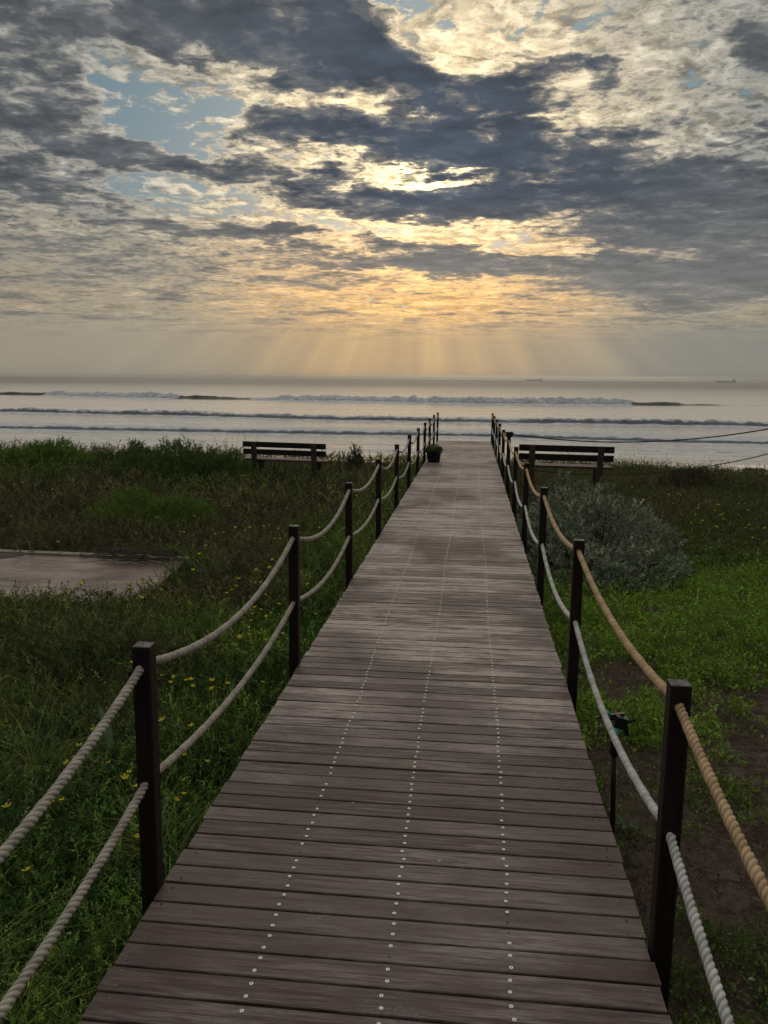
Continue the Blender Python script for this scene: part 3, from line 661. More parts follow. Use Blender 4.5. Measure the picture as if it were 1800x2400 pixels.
def railing(x, y0, name, label, mats, labs, sag_u, sag_l, seed):
    rr = random.Random(seed)
    ys = [y0 + S*i for i in range(-1, 11)]
    root = empty(name, (x, y0, gz(x, y0).item())); tag(root, label, 'railing')
    inv = Vector(root.location)
    hu = [0.768 + rr.uniform(-0.006, 0.006) for _ in ys]; hl = [0.378 + rr.uniform(-0.012, 0.012) for _ in ys]
    for i, y in enumerate(ys):
        lean = (rr.uniform(-0.010, 0.010), rr.uniform(-0.008, 0.008), rr.uniform(-0.03, 0.03))
        dzp = rr.uniform(-0.008, 0.006)
        link('post', post_me, None, root, Vector((x, y, slope(y) + dzp)) - inv, lean)
    for hh, sg, mt, lb, j in ((hu, sag_u, mats[0], labs[0], 0), (hl, sag_l, mats[1], labs[1], 1)):
        sags = [sg*rr.uniform(0.82, 1.15) for _ in ys]
        sags[0] *= 1.35
        pts = [tuple(Vector(p)-inv) for p in rail_path(x, ys, hh, sags, 0.0)]
        # step chooser works in world y
        me = rope_mesh('rope', pts, 0.0138, 0.062, lambda yy: stepf(yy + inv.y), 1)
        o = link('rope', me, mt, root)
        if lb: o['label'] = lb
    return root
railing(-1.0135, 2.358, 'rope_railing', 'dark post and rope railing with two grey ropes along the left edge of the boardwalk',
        (M['rope_grey'], M['rope_grey']), (None, None), 0.135, 0.105, 3)
railing(0.594, 2.239, 'rope_railing', 'dark post railing with tan upper rope and white lower rope, right of boardwalk',
        (M['rope_tan'], M['rope_white']), ('tan upper rope', 'whitish lower rope'), 0.085, 0.120, 8)

# dark ropes strung from the right railing across the view behind the bench
root = empty('rope_barrier', (5.9, 13.1, -0.6)); tag(root, 'two thin dark ropes strung from the right railing past the right bench', 'rope barrier')
mb = MB(); mb.box((0, 0, 0.85), (0.04, 0.04, 1.05), bev=0.006); link('post', mb.mesh('barrier_post'), M['post'], root)
inv = Vector(root.location)
for (pts3, r_) in ((((0.62, 0.80), (2.25, 0.70), (4.5, 0.93)), 0.010), (((0.62, 0.275), (2.55, 0.198), (4.54, 0.545)), 0.008)):
    co = np.polyfit([a for a, b in pts3], [b for a, b in pts3], 2)
    pts = [tuple(Vector((x, 13.1, float(np.polyval(co, x)))) - inv) for x in np.linspace(0.60, 5.9, 60)]
    link('rope', rope_mesh('barrier_rope', pts, r_, 0.06, lambda yy: 0.012), M['rope_dark'], root)
mb = MB()
for k in range(5):
    a0 = k*1.3
    mb.tube([(0.60-5.9+0.040*math.cos(a0+t)*(1+0.1*k), 0.0+0.040*math.sin(a0+t), 0.795+0.6+0.012*(k-2)+0.010*math.sin(2*t+k)) for t in np.linspace(0, 2*PI, 14)], 0.012, 6)
link('knot', mb.mesh('knot', True), M['rope_dark'], root)

# ---------------------------------------------------------------- benches
def bench(loc, rz, length, label, tiltx=0.0):
    root = empty('bench', loc, rz); tag(root, label, 'bench'); root.rotation_euler.x = 0; root.rotation_euler.y = tiltx
    h = length/2; lean = math.radians(9)
    R = Matrix.Rotation(lean, 3, 'X')     # the backrest leans towards the viewer
    for z in (0.62, 0.79):                # the two back planks, on the sea side of their posts
        mb = MB(); mb.box((0, -0.255-(z-0.43)*0.16, z), (h, 0.018, 0.062), R, 0.008); link('backrest_plank', mb.mesh('backrest_plank'), M['bench_dark'], root)
    for k, y in enumerate((-0.17, 0.0, 0.17)):
        mb = MB(); mb.box((0, y+0.02, 0.43), (h*1.0, 0.070, 0.020), None, 0.006); link('seat_plank', mb.mesh('seat_plank'), M['bench_seat'], root)
    for s_ in (-1, 1):
        x = s_*h*0.72
        mb = MB(); mb.box((x, -0.30, 0.36), (0.058, 0.035, 0.50), R, 0.008); link('leg', mb.mesh('back_leg'), M['bench_leg'], root)
        mb = MB(); mb.box((x*0.98, 0.17, 0.13), (0.055, 0.045, 0.275), None, 0.006); link('leg', mb.mesh('front_leg'), M['bench_leg'], root)
        mb = MB(); mb.box((x, -0.05, 0.375), (0.045, 0.21, 0.033), None, 0.004); link('seat_support', mb.mesh('seat_support'), M['bench_leg'], root)
    return root
bench((-4.19, 18.25, -0.63), math.radians(-3.5), 1.94, 'dark wooden bench facing the sea on the dune left of the boardwalk', 0.012)
bench((1.80, 16.0, -0.42), math.radians(-1.5), 1.78, 'dark wooden bench facing the sea right of the boardwalk behind the grey bush', 0.010)

# ---------------------------------------------------------------- vegetation
def blades(P, H, W, az, lean, curve, col, seg=3, jit=0.18):
    """curved tapering blades; P (n,3) roots; col (n,3)"""
    n = len(P); dirh = np.stack([np.cos(az), np.sin(az), 0*az], 1); side = np.stack([-np.sin(az), np.cos(az), 0*az], 1)
    tw = rng.uniform(-1.2, 1.2, n); side = side*np.cos(tw)[:, None] + dirh*np.sin(tw)[:, None]
    rows = []; cols = []
    for k in range(seg+1):
        f = k/seg; ang = lean + curve*f
        c = P + dirh*(H*f*np.sin(ang*0.8))[:, None] + np.array([0, 0, 1.0])*(H*f*np.cos(ang*0.8))[:, None]
        w = (W*(1-f)**0.8*0.5 if k < seg else 0*W)[:, None]
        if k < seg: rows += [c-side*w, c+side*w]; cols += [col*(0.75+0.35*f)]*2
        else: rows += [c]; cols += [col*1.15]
    m_ = len(rows); V = np.stack(rows, 1).reshape(-1, 3); T = np.stack(cols, 1).reshape(-1, 3)
    T = np.clip(T*(1+rng.uniform(-jit, jit, (n, 1)).repeat(m_, 0)), 0, 1)
    b = (np.arange(n)*m_)[:, None]
    F4 = np.concatenate([b + np.array([[2*k, 2*k+1, 2*k+3, 2*k+2]]) for k in range(seg-1)]) if seg > 1 else np.zeros((0, 4), int)
    F3 = b + np.array([[2*(seg-1), 2*(seg-1)+1, 2*seg]])
    return V, [F4, F3], T
def leaflets(P, Dv, L, W, col, fold=0.25, jit=0.2):
    """diamond leaves rooted at P pointing along Dv, slightly folded along the midrib"""
    n = len(P); Dv = Dv/np.linalg.norm(Dv, axis=1, keepdims=True)
    r = rng.normal(size=(n, 3)); S = np.cross(Dv, r); S /= np.linalg.norm(S, axis=1, keepdims=True); N = np.cross(S, Dv)
    L = L[:, None]; W = W[:, None]
    a = P; b = P + Dv*L*0.5 + S*W*0.5 + N*W*fold; c = P + Dv*L; d = P + Dv*L*0.5 - S*W*0.5 + N*W*fold
    V = np.stack([a, b, c, d], 1).reshape(-1, 3); i = (np.arange(n)*4)[:, None]
    F = np.concatenate([i+np.array([[0, 1, 2]]), i+np.array([[0, 2, 3]])])
    T = np.clip(col*(1+rng.uniform(-jit, jit, (n, 1))), 0, 1).repeat(4, 0)
    return V, [F], T
class Pile:
    def __init__(s): s.V = []; s.F = {}; s.T = []; s.n = 0
    def add(s, vft):
        V, Fs, T = vft
        s.V.append(V); s.T.append(T)
        for f in Fs:
            if len(f): s.F.setdefault(f.shape[1], []).append(f + s.n)
        s.n += len(V)
    def mesh(s, name): return npmesh(name, np.concatenate(s.V), [np.concatenate(f) for f in s.F.values()], tone=np.concatenate(s.T))

SLAB = [(-3.30, 9.00), (-3.12, 7.22), (-11.0, 7.30), (-11.0, 9.22)]
def in_slab(x, y, m_=0.0): return (x < -3.21 - 0.1*(y-8.1) - m_) & (y > 7.26 + m_) & (y < 9.10 - m_)
BUSHES = [(-10.4, 18.6, 1.1, 0.8), (-8.6, 19.4, 0.8, 0.6), (-6.5, 17.6, 1.4, 0.9), (-4.85, 11.9, 0.8, 0.5), (-4.2, 5.15, 0.7, 0.5), (-2.55, 2.9, 0.42, 0.35)]   # (x, y, rx, ry) kept clear of turf
def scatter(n, x0, x1, y0, y1, power=1.0, right=False):
    """points in a wedge seen from the boardwalk, denser close by"""
    u_ = rng.uniform(0, 1, n*3); 
    if power == 1.0: y = y0*(y1/y0)**u_
    else: y = (y0**(1-power) + u_*(y1**(1-power)-y0**(1-power)))**(1/(1-power))
    x = rng.uniform(x0, x1, n*3)
    lo, hi = (-0.74*y - 1.2, 0.50*y+2.6)
    k = (x > lo) & (x < hi) & ((x < -1.06) | (x > 0.63)) & (y < crest(x) + 3.0) & ~in_slab(x, y, 0.03)
    for bx, by, brx, bry in BUSHES: k &= ((x-bx)/brx)**2 + ((y-by)/bry)**2 > 0.8
    x, y = x[k][:n], y[k][:n]
    return x, y
def mixc(a, b, f): f = np.clip(f, 0, 1)[:, None]; return np.array(a)*(1-f) + np.array(b)*f
def root3(x, y, dz=-0.01): return np.stack([x, y, gz(x, y) + dz], 1)

# canopy height of the ground cover at a point
def canopy_left(x, y):
    h = 0.04 + 0.34*sst(fbm(x, y, 0.9, 101, 3), 0.25, 0.75) + 0.16*fbm(x, y, 2.6, 105, 2)
    h = h*(0.75 + 0.45*sst(-x, 1.2, 2.4)*(1-sst(y, 3.5, 7)))
    h = h*(1 - 0.35*sst(y, 12, 20))
    # lower turf right in front of and beside the concrete
    nearslab = (1-sst(np.abs(y-8.1), 1.0, 1.7))*(1-sst(x, -3.1, -2.5))
    return h*(1-0.55*nearslab)
OLIVE = (0.115, 0.105, 0.054); HEATH = (0.088, 0.080, 0.048); GREEN = (0.075, 0.145, 0.030); YGREEN = (0.155, 0.185, 0.040); DKGREEN = (0.048, 0.085, 0.026); DRY = (0.16, 0.125, 0.07)
def left_colour(x, y, r_):
    g1 = fbm(x, y, 0.55, 121, 3); g2 = fbm(x, y, 1.7, 127, 3)
    near = 1-sst(y, 4.2, 7.5); edge = sst(x, -2.2, -1.3)
    green = np.clip(near*0.75 + edge*0.9 + sst(g1, 0.56, 0.68)*0.9 + 0.25*sst(-x, 6, 10)*sst(y, 14, 19), 0, 1)
    c = mixc(HEATH, OLIVE, sst(g2, 0.35, 0.6)); c2 = mixc(DKGREEN, YGREEN, sst(g2, 0.35, 0.70)*(0.55+0.45*(1-near)) + near*0.2)
    c2 = c2*0.6 + mixc(GREEN, GREEN, g1)*0.4
    c = c*(1-green[:, None]) + c2*green[:, None]
    c = c*(1.0 + 0.45*near + 0.25*edge)[:, None]
    dry = (r_ < 0.05)[:, None]
    return np.where(dry, np.array(DRY), c)

def twigs(P, out, tl, nleaf, leafL, leafW, tcol, droop=0.3):
    """leafy twigs: leaves set along short stems that start at P and run along out"""
    n = len(P); f = np.tile(np.linspace(0.10, 1.0, nleaf), n); idx = np.repeat(np.arange(n), nleaf)
    out = out/np.linalg.norm(out, axis=1, keepdims=True)
    Q = P[idx] + out[idx]*(tl[idx]*f)[:, None]; Q[:, 2] -= droop*tl[idx]*f**2*0.4
    Dv = out[idx]*(0.45+0.7*f[:, None]) + rng.normal(size=(len(idx), 3))*0.62
    lf = leafL[idx]*(1.15-0.5*f)*rng.uniform(0.7, 1.3, len(idx))
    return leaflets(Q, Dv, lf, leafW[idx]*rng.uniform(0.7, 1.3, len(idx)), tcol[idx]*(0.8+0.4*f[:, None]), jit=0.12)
def var(c, lo=0.45, hi=1.75):       # clumps of the same plant differ a good deal
    return c*np.exp(rng.uniform(math.log(lo), math.log(hi), (len(c), 1)))
pile = Pile()
for (n, y0, y1, hs, ws, sg) in ((30000, 1.0, 5.5, 1.15, 0.0042, 4), (44000, 5.5, 12.0, 1.0, 0.0085, 3), (44000, 12.0, 25.5, 0.95, 0.016, 2)):
    x, y = scatter(n, -0.75*y1-1.3, -1.06, y0, y1, 1.5)
    r_ = rng.uniform(0, 1, len(x)); H = canopy_left(x, y)*hs*rng.uniform(0.4, 1.3, len(x))
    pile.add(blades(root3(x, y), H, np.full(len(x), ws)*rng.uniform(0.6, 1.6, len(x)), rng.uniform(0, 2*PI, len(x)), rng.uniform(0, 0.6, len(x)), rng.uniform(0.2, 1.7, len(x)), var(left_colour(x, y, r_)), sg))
for (n, y0, y1, L, tl, nl, asp) in ((9000, 1.0, 5.5, 0.020, 0.13, 16, 0.26), (9500, 5.5, 12.0, 0.034, 0.17, 12, 0.30), (7500, 12.0, 24.5, 0.060, 0.24, 9, 0.33)):
    x, y = scatter(n, -0.75*y1-1.3, -1.06, y0, y1, 1.5)
    P = root3(x, y); ch = canopy_left(x, y); P[:, 2] += ch*rng.uniform(0.1, 0.80, len(x))
    out = rng.normal(size=(len(x), 3))*0.65; out[:, 2] = np.abs(out[:, 2])*0.5+0.75
    sz = rng.uniform(0.6, 1.4, len(x))
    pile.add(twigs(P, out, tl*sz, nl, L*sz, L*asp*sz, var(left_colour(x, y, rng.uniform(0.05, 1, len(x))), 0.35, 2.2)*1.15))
# low round leaved weeds close to the boards
x, y = scatter(9500, -4.0, -1.06, 1.0, 9.0, 1.4); k = rng.uniform(0, 1, len(x)) < sst(x, -2.4, -1.4)*0.8+0.30; x, y = x[k], y[k]
P = root3(x, y); P[:, 2] += canopy_left(x, y)*rng.uniform(0.2, 0.8, len(x)); out = rng.normal(size=(len(x), 3)); out[:, 2] = 0.5
pile.add(twigs(P, out, np.full(len(x), 0.06), 7, np.full(len(x), 0.027), np.full(len(x), 0.021), var(mixc((0.030, 0.075, 0.022), (0.06, 0.13, 0.03), rng.uniform(0, 1, len(x))))))
o = link('ground_cover', pile.mesh('ground_cover'), M['bladem'])
tag(o, 'low dark heath, grass and green weeds covering the dune left of the boardwalk', 'ground cover', kind='stuff')

# right of the walk: bare soil near, bright low clover, then olive grass up to the crest
def right_green(x, y):
    g1 = fbm(x, y, 1.1, 201, 4); g2 = fbm(x, y, 4.5, 207, 3)
    f = 0.55*g1 + 0.45*g2
    thr = 0.585 - 0.07*sst(y, 3.6, 4.6) - 0.17*sst(y, 5.0, 6.6) + 0.07*(1-sst(x, 1.0, 1.6))*(1-sst(y, 7, 8)) - 0.25*sst(y, 9, 11)
    thr = thr - 0.28*(1-sst(y, 2.7, 3.3))
    thr = thr - 0.02 - 0.045*sst(y, 3.3, 4.2) - 0.035*sst(x, 0.9, 1.6)*sst(y, 2.9, 3.6)
    return np.maximum(sst(f, thr-0.09, thr+0.08)*(0.35+0.65*sst(fbm(x, y, 7.0, 223, 2), 0.35, 0.55)*(1-sst(y, 8, 10)) + 0.65*sst(y, 8, 10)), 0.10*sst(vn(x, y, 7.0, 219), 0.55, 0.9))
def right_colour(x, y):
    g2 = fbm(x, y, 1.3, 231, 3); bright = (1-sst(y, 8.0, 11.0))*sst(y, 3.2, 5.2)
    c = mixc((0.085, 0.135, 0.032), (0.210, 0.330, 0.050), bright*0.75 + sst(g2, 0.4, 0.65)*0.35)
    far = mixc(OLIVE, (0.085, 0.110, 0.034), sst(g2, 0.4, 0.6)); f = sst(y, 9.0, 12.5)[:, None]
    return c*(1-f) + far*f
BUSHES += [(1.45, 9.8, 0.95, 1.2), (1.7, 12.9, 1.0, 1.7)]
pile = Pile(); pile2 = Pile()
def tallf(y): return 1 + 0.9*sst(y, 9.5, 13)
for (n, y0, y1, L, hmax) in ((90000, 1.2, 4.5, 0.021, 0.07), (130000, 4.5, 9.5, 0.030, 0.11), (82000, 9.5, 23.0, 0.045, 0.16)):
    x, y = scatter(n, 0.63, 0.50*y1+2.6, y0, y1, 1.3)
    k = rng.uniform(0, 1, len(x)) < right_green(x, y); x, y = x[k], y[k]
    P = root3(x, y, 0.0); cl = fbm(x, y, 5.0, 211, 2)
    P[:, 2] += hmax*rng.uniform(0.1, 1.0, len(x))*(0.25+1.5*sst(cl, 0.3, 0.75))
    Dv = rng.normal(size=(len(x), 3)); Dv[:, 2] = np.abs(Dv[:, 2])*0.5+0.35
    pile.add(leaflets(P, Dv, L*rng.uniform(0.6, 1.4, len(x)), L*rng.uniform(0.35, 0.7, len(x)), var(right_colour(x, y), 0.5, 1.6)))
    x, y = scatter(int(n*0.55), 0.63, 0.50*y1+2.6, y0, y1, 1.3)
    k = rng.uniform(0, 1, len(x)) < right_green(x, y)*(0.35+0.65*sst(y, 8, 11)); x, y = x[k], y[k]
    tall = 1 + 0.9*sst(y, 9.5, 13)
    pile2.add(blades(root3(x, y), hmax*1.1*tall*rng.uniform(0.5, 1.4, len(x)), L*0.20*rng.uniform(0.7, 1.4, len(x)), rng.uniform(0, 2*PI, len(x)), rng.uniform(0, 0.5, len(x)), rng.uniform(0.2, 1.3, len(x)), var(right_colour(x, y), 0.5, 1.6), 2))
    x, y = scatter(n//14, 0.63, 0.50*y1+2.6, y0, y1, 1.3); k = rng.uniform(0, 1, len(x)) < right_green(x, y)*(0.3+0.7*fbm(x, y, 2.4, 217, 2)); x, y = x[k], y[k]
    out = rng.normal(size=(len(x), 3)); out[:, 2] = 0.8; sz = rng.uniform(0.6, 1.5, len(x))
    pile2.add(twigs(root3(x, y, 0.01), out, hmax*1.3*sz*tallf(y), 9, L*sz, L*0.38*sz, var(right_colour(x, y), 0.6, 2.0)))
o = link('clover', pile.mesh('clover'), M['leaf']); tag(o, 'bright green low clover and weeds spreading over the soil right of the boardwalk', 'ground cover', kind='stuff')
o = link('grass', pile2.mesh('grass'), M['bladem']); tag(o, 'short green and olive grass growing on the right side dune', 'grass', kind='stuff')
# dry litter on the bare soil
n = 11000; y = rng.uniform(1.3, 7.0, n); x = rng.uniform(0.62, 3.6, n); th = rng.uniform(0, PI, n)
P = root3(x, y, 0.014); ln = rng.uniform(0.015, 0.10, n)
pl = Pile(); pl.add(blades(P, ln, np.full(n, 0.0034), rng.uniform(0, 2*PI, n), np.full(n, 1.62), rng.uniform(-0.1, 0.3, n), mixc((0.05, 0.036, 0.028), (0.30, 0.235, 0.18), rng.uniform(0, 1, n)), 2))
n = 12000; y = rng.uniform(1.3, 7.0, n); x = rng.uniform(0.62, 3.6, n)
Dv = rng.normal(size=(n, 3)); Dv[:, 2] *= 0.15
pl.add(leaflets(root3(x, y, 0.012), Dv, rng.uniform(0.006, 0.022, n), rng.uniform(0.005, 0.015, n), mixc((0.05, 0.035, 0.028), (0.20, 0.15, 0.12), rng.uniform(0, 1, n)**1.6)))
o = link('plant_litter', pl.mesh('plant_litter'), M['bladem']); tag(o, 'dry stalks and crumbs lying on the bare brown soil beside the boardwalk', 'litter', kind='stuff')

# ---- shrubs: stems that fork from the base and carry leafy twigs
def shrub(name, label, loc, rx, ry, h, ntw, nleaf, leafL, leafW, cols, mat, twl=0.12, group=None, seed=1, droop=0.3, flat=0.55, stemr=0.004):
    r_ = np.random.default_rng(seed); root = empty(name, loc); tag(root, label, 'bush', group)
    # twig bases spread over a lumpy mound
    th = r_.uniform(0, 2*PI, ntw); rr = np.sqrt(r_.uniform(0, 1, ntw))
    px = rr*np.cos(th)*rx; py = rr*np.sin(th)*ry
    lump = 0.42 + 1.05*sst(fbm(px+loc[0], py+loc[1], 1.9/max(0.35, min(rx, ry)), seed+3, 3), 0.2, 0.85)*(0.75+0.5*vn(th*1.3, rr*0, 1.0, seed+5))
    lump = lump*(0.80+0.45*vn(px+loc[0], py+loc[1], 4.5/max(0.5, rx), seed+9))
    top = h*np.power(np.clip(1-rr**2.4, 0, 1), flat)*lump
    depth = r_.uniform(0, 1, ntw)**2.2
    pz = np.maximum(top*(1-0.75*depth) - twl*0.5, 0.0)
    base = np.stack([px, py, pz], 1)
    out = np.stack([px/rx, py/ry, 0.9*np.ones(ntw)], 1)*np.array([0.9, 0.9, 1.0]) + r_.normal(0, 0.38, (ntw, 3)); out /= np.linalg.norm(out, axis=1, keepdims=True)
    tl = twl*r_.uniform(0.6, 1.4, ntw)
    f = np.tile(np.linspace(0.12, 1.0, nleaf), ntw); idx = np.repeat(np.arange(ntw), nleaf)
    P = base[idx] + out[idx]*(tl[idx]*f)[:, None]; P[:, 2] -= droop*twl*(f**2)*0.3
    rd = r_.normal(size=(len(idx), 3)); Dv = out[idx]*(0.35+0.7*f[:, None]) + rd*0.75
    tcol = mixc(cols[0], cols[1], r_.uniform(0, 1, ntw)); br = (r_.uniform(0, 1, ntw) < 0.07)[:, None]; tcol = np.where(br, np.array(cols[2]), tcol)
    pl = Pile(); pl.add(leaflets(P, Dv, leafL*(1.15-0.45*f)*r_.uniform(0.7, 1.3, len(idx)), leafW*r_.uniform(0.7, 1.3, len(idx)), tcol[idx]))
    o = link('foliage', pl.mesh('foliage'), mat, root)
    mb = MB()
    for k in range(min(ntw, 260)):
        p1 = base[k] + out[k]*tl[k]*0.9; b0 = np.array([px[k]*0.25, py[k]*0.25, -0.05]); m_ = (b0*0.45+base[k]*0.55); m_[2] = base[k][2]*0.45
        mb.tube([tuple(b0), tuple(m_), tuple(base[k]), tuple(p1)], [stemr*1.6, stemr*1.2, stemr*0.8, stemr*0.3], 4, False)
    link('stem', mb.mesh('stems', True), M['stem'], root)
    return root
def gzs(x, y): return float(gz(x, y))
GREY = ((0.14, 0.17, 0.125), (0.38, 0.43, 0.33), (0.58, 0.62, 0.49))
shrub('grey_bush', 'large grey-green bush beside the right railing, the one nearest the boardwalk viewer', (1.52, 9.75, gzs(1.52, 9.7)), 0.98, 1.45, 0.58, 4800, 13, 0.034, 0.017, GREY, M['greyleaf'], 0.11, 'grey bushes beside the right railing', 5)
shrub('grey_bush', 'darker grey bush behind the large one, in front of the right bench', (1.75, 12.6, gzs(1.75, 12.6)), 1.05, 1.5, 0.50, 2800, 12, 0.048, 0.021, ((0.11, 0.13, 0.095), (0.27, 0.30, 0.23), (0.38, 0.41, 0.31)), M['greyleaf'], 0.14, 'grey bushes beside the right railing', 15)
shrub('grey_bush', 'low grey bush close to the right railing between the two larger grey bushes', (1.25, 11.5, gzs(1.25, 11.5)), 0.70, 0.85, 0.50, 1700, 12, 0.040, 0.018, ((0.12, 0.145, 0.105), (0.32, 0.36, 0.28), (0.48, 0.52, 0.41)), M['greyleaf'], 0.12, 'grey bushes beside the right railing', 19)
shrub('heath_bush', 'brownish grey heath bush on the dune edge right of the right bench', (4.9, 17.0, gzs(4.9, 17.0)-0.05), 1.7, 0.8, 0.36, 1500, 10, 0.05, 0.016, ((0.05, 0.04, 0.032), (0.085, 0.07, 0.055), (0.11, 0.10, 0.07)), M['greyleaf'], 0.14, None, 25)
G1 = ((0.075, 0.145, 0.030), (0.160, 0.270, 0.050), (0.22, 0.32, 0.07))
gl = 'green bushes on the dune left of the boardwalk'
for k, (px, py, rx, ry, h, lab, cc) in enumerate((
    (-10.4, 18.6, 1.35, 0.9, 0.38, 'green feathery bush on the far left of the dune edge', G1),
    (-8.6, 19.4, 1.15, 0.7, 0.44, 'low green bush between the far left bush and the tall sprigged one', ((0.045, 0.08, 0.026), (0.09, 0.15, 0.04), (0.13, 0.19, 0.055))),
    (-6.5, 17.6, 1.7, 1.0, 0.62, 'wide dark green bush just left of the left bench with tall sprigs', ((0.050, 0.100, 0.026), (0.105, 0.180, 0.040), (0.15, 0.22, 0.055))),
    (-4.85, 11.9, 0.95, 0.6, 0.38, 'low bright green feathery bush in the middle of the left dune heath', G1),
    (-4.2, 5.15, 0.85, 0.65, 0.52, 'yellow green feathery bush at the left frame edge below the concrete slab', ((0.10, 0.125, 0.03), (0.19, 0.225, 0.05), (0.25, 0.28, 0.07))),
    (-2.55, 2.9, 0.52, 0.44, 0.44, 'dark green feathery plant left of the nearest left railing post', ((0.045, 0.120, 0.035), (0.10, 0.22, 0.06), (0.15, 0.28, 0.09))))):
    near = py < 6
    shrub('green_bush', lab, (px, py, gzs(px, py)), rx, ry, h, 2300 if not near else 1500, 14 if not near else 22, 0.05 if py > 15 else (0.035 if py > 6 else 0.030), 0.016 if py > 15 else (0.010 if py > 6 else 0.0052), cc, M['leaf'], 0.17, gl, 40+k)
shrub('shore_bush', 'small grey shore bush behind the right end of the left bench', (-3.02, 20.9, gzs(-3.0, 20.9)), 0.20, 0.2, 0.50, 150, 12, 0.05, 0.018, ((0.04, 0.05, 0.035), (0.07, 0.085, 0.06), (0.09, 0.10, 0.08)), M['greyleaf'], 0.12, None, 77)

# tall sprigs standing against the light along the dune crest
pl = Pile(); r_ = np.random.default_rng(5)
sx = np.concatenate([r_.uniform(-14, -1.3, 150), r_.normal(-6.3, 0.45, 26), r_.uniform(0.8, 9, 90), r_.normal(-1.8, 0.3, 14)])
for x in sx:
    y = float(crest(x)) - r_.uniform(0.0, 2.2); z = gzs(x, y)
    tallx = 1.0 + 0.9*math.exp(-((x+6.3)/0.7)**2)
    h = r_.uniform(0.22, 0.48)*tallx*(0.75 if x > 0 else 1.0); ax = r_.uniform(0, 2*PI); ln = r_.uniform(0, 0.25)
    nl = 16; f = np.linspace(0.25, 1, nl); P = np.stack([x+np.cos(ax)*ln*h*f**1.5, y+np.sin(ax)*ln*h*f**1.5, z+h*f], 1)
    Dv = r_.normal(size=(nl, 3))*0.7 + np.array([0, 0, 0.9]); c = np.tile(mixc((0.035, 0.04, 0.02), (0.06, 0.07, 0.03), np.array([r_.uniform()])), (nl, 1))
    pl.add(leaflets(P, Dv, np.full(nl, 0.055)*r_.uniform(0.6, 1.3, nl), np.full(nl, 0.013), c))
    pl.add(blades(np.array([[x, y, z]]), np.array([h*1.02]), np.array([0.009]), np.array([ax]), np.array([ln*0.6]), np.array([ln*0.8]), np.array([[0.05, 0.045, 0.03]]), 3))
o = link('dune_sprigs', pl.mesh('dune_sprigs'), M['leaf']); tag(o, 'thin dark sprigs standing up along the crest of the dune', 'sprigs', kind='stuff')

# long arching grass tufts at the near left
def tuft(loc, n, h, label, seed, col=((0.07, 0.13, 0.03), (0.26, 0.30, 0.07)), w=0.007):
    r_ = np.random.default_rng(seed); az = r_.uniform(0, 2*PI, n); pl = Pile()
    P = np.stack([0.05*r_.normal(size=n), 0.05*r_.normal(size=n), 0*az], 1)
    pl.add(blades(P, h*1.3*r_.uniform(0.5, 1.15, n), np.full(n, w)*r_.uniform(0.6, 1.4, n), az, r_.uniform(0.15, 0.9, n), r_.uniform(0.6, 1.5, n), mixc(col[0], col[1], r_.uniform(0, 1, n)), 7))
    o = link('grass_tuft', pl.mesh('grass_tuft'), M['bladem']); o.location = loc; tag(o, label, 'grass tuft', 'long arching grass tufts at the near left')
for k, (x, y, n, h, lab) in enumerate((
    (-1.42, 2.02, 60, 0.42, 'arching grass tuft right of the nearest left post, nearest the boards'),
    (-1.75, 2.25, 70, 0.46, 'arching grass tuft under the lower grey rope left of the nearest left post'),
    (-2.02, 2.02, 60, 0.44, 'yellowing arching grass tuft at the lower left frame edge'),
    (-1.55, 1.62, 60, 0.36, 'long grass tuft beside the boards in the bottom left corner'),
    (-1.35, 3.25, 60, 0.34, 'grass tuft just beyond the nearest left post'),
    (-2.3, 3.9, 60, 0.42, 'long grass tuft beside the pale broad leaf'))):
    tuft((x, y, gzs(x, y)), n*2, h, lab, 90+k)
# one pale broad leaf
def broad_leaf(loc, L, W, az, lean, curve, label, col, nleaf=1):
    mb = MB(); n = 9; V = []; F = []
    for q_ in range(nleaf):
        a = az + q_*2*PI/max(nleaf, 1)*0.9; b0 = len(V)
        d = Vector((math.cos(a), math.sin(a), 0)); s_ = Vector((-math.sin(a), math.cos(a), 0)); p = Vector((0, 0, 0)); an = lean
        for k in range(n+1):
            f = k/n; w = W*0.5*math.sin(PI*min(1, f*0.92+0.08))**0.75*(1 if k < n else 0.05); nn = Vector((0, 0, 1))*math.sin(an) - d*math.cos(an)
            V += [p-s_*w+nn*w*0.35, p, p+s_*w+nn*w*0.35]
            p = p + (d*math.sin(an) + Vector((0, 0, 1))*math.cos(an))*(L/n); an += curve/n
        F += [(b0+3*k+j, b0+3*k+j+1, b0+3*k+j+4, b0+3*k+j+3) for k in range(n) for j in range(2)]
    me = npmesh('leaf', np.array([tuple(v) for v in V]), np.array(F), tone=np.tile(np.array(col), (len(V), 1)), smooth=True)
    o = link('broad_leaf_plant', me, M['leaf']); o.location = loc; tag(o, label, 'plant'); return o
broad_leaf((-2.0, 4.15, gzs(-2.0, 4.15)+0.10), 0.26, 0.055, 2.6, 0.25, 0.35, 'pale green broad leaf standing up between the rope and the grass', (0.13, 0.19, 0.12))
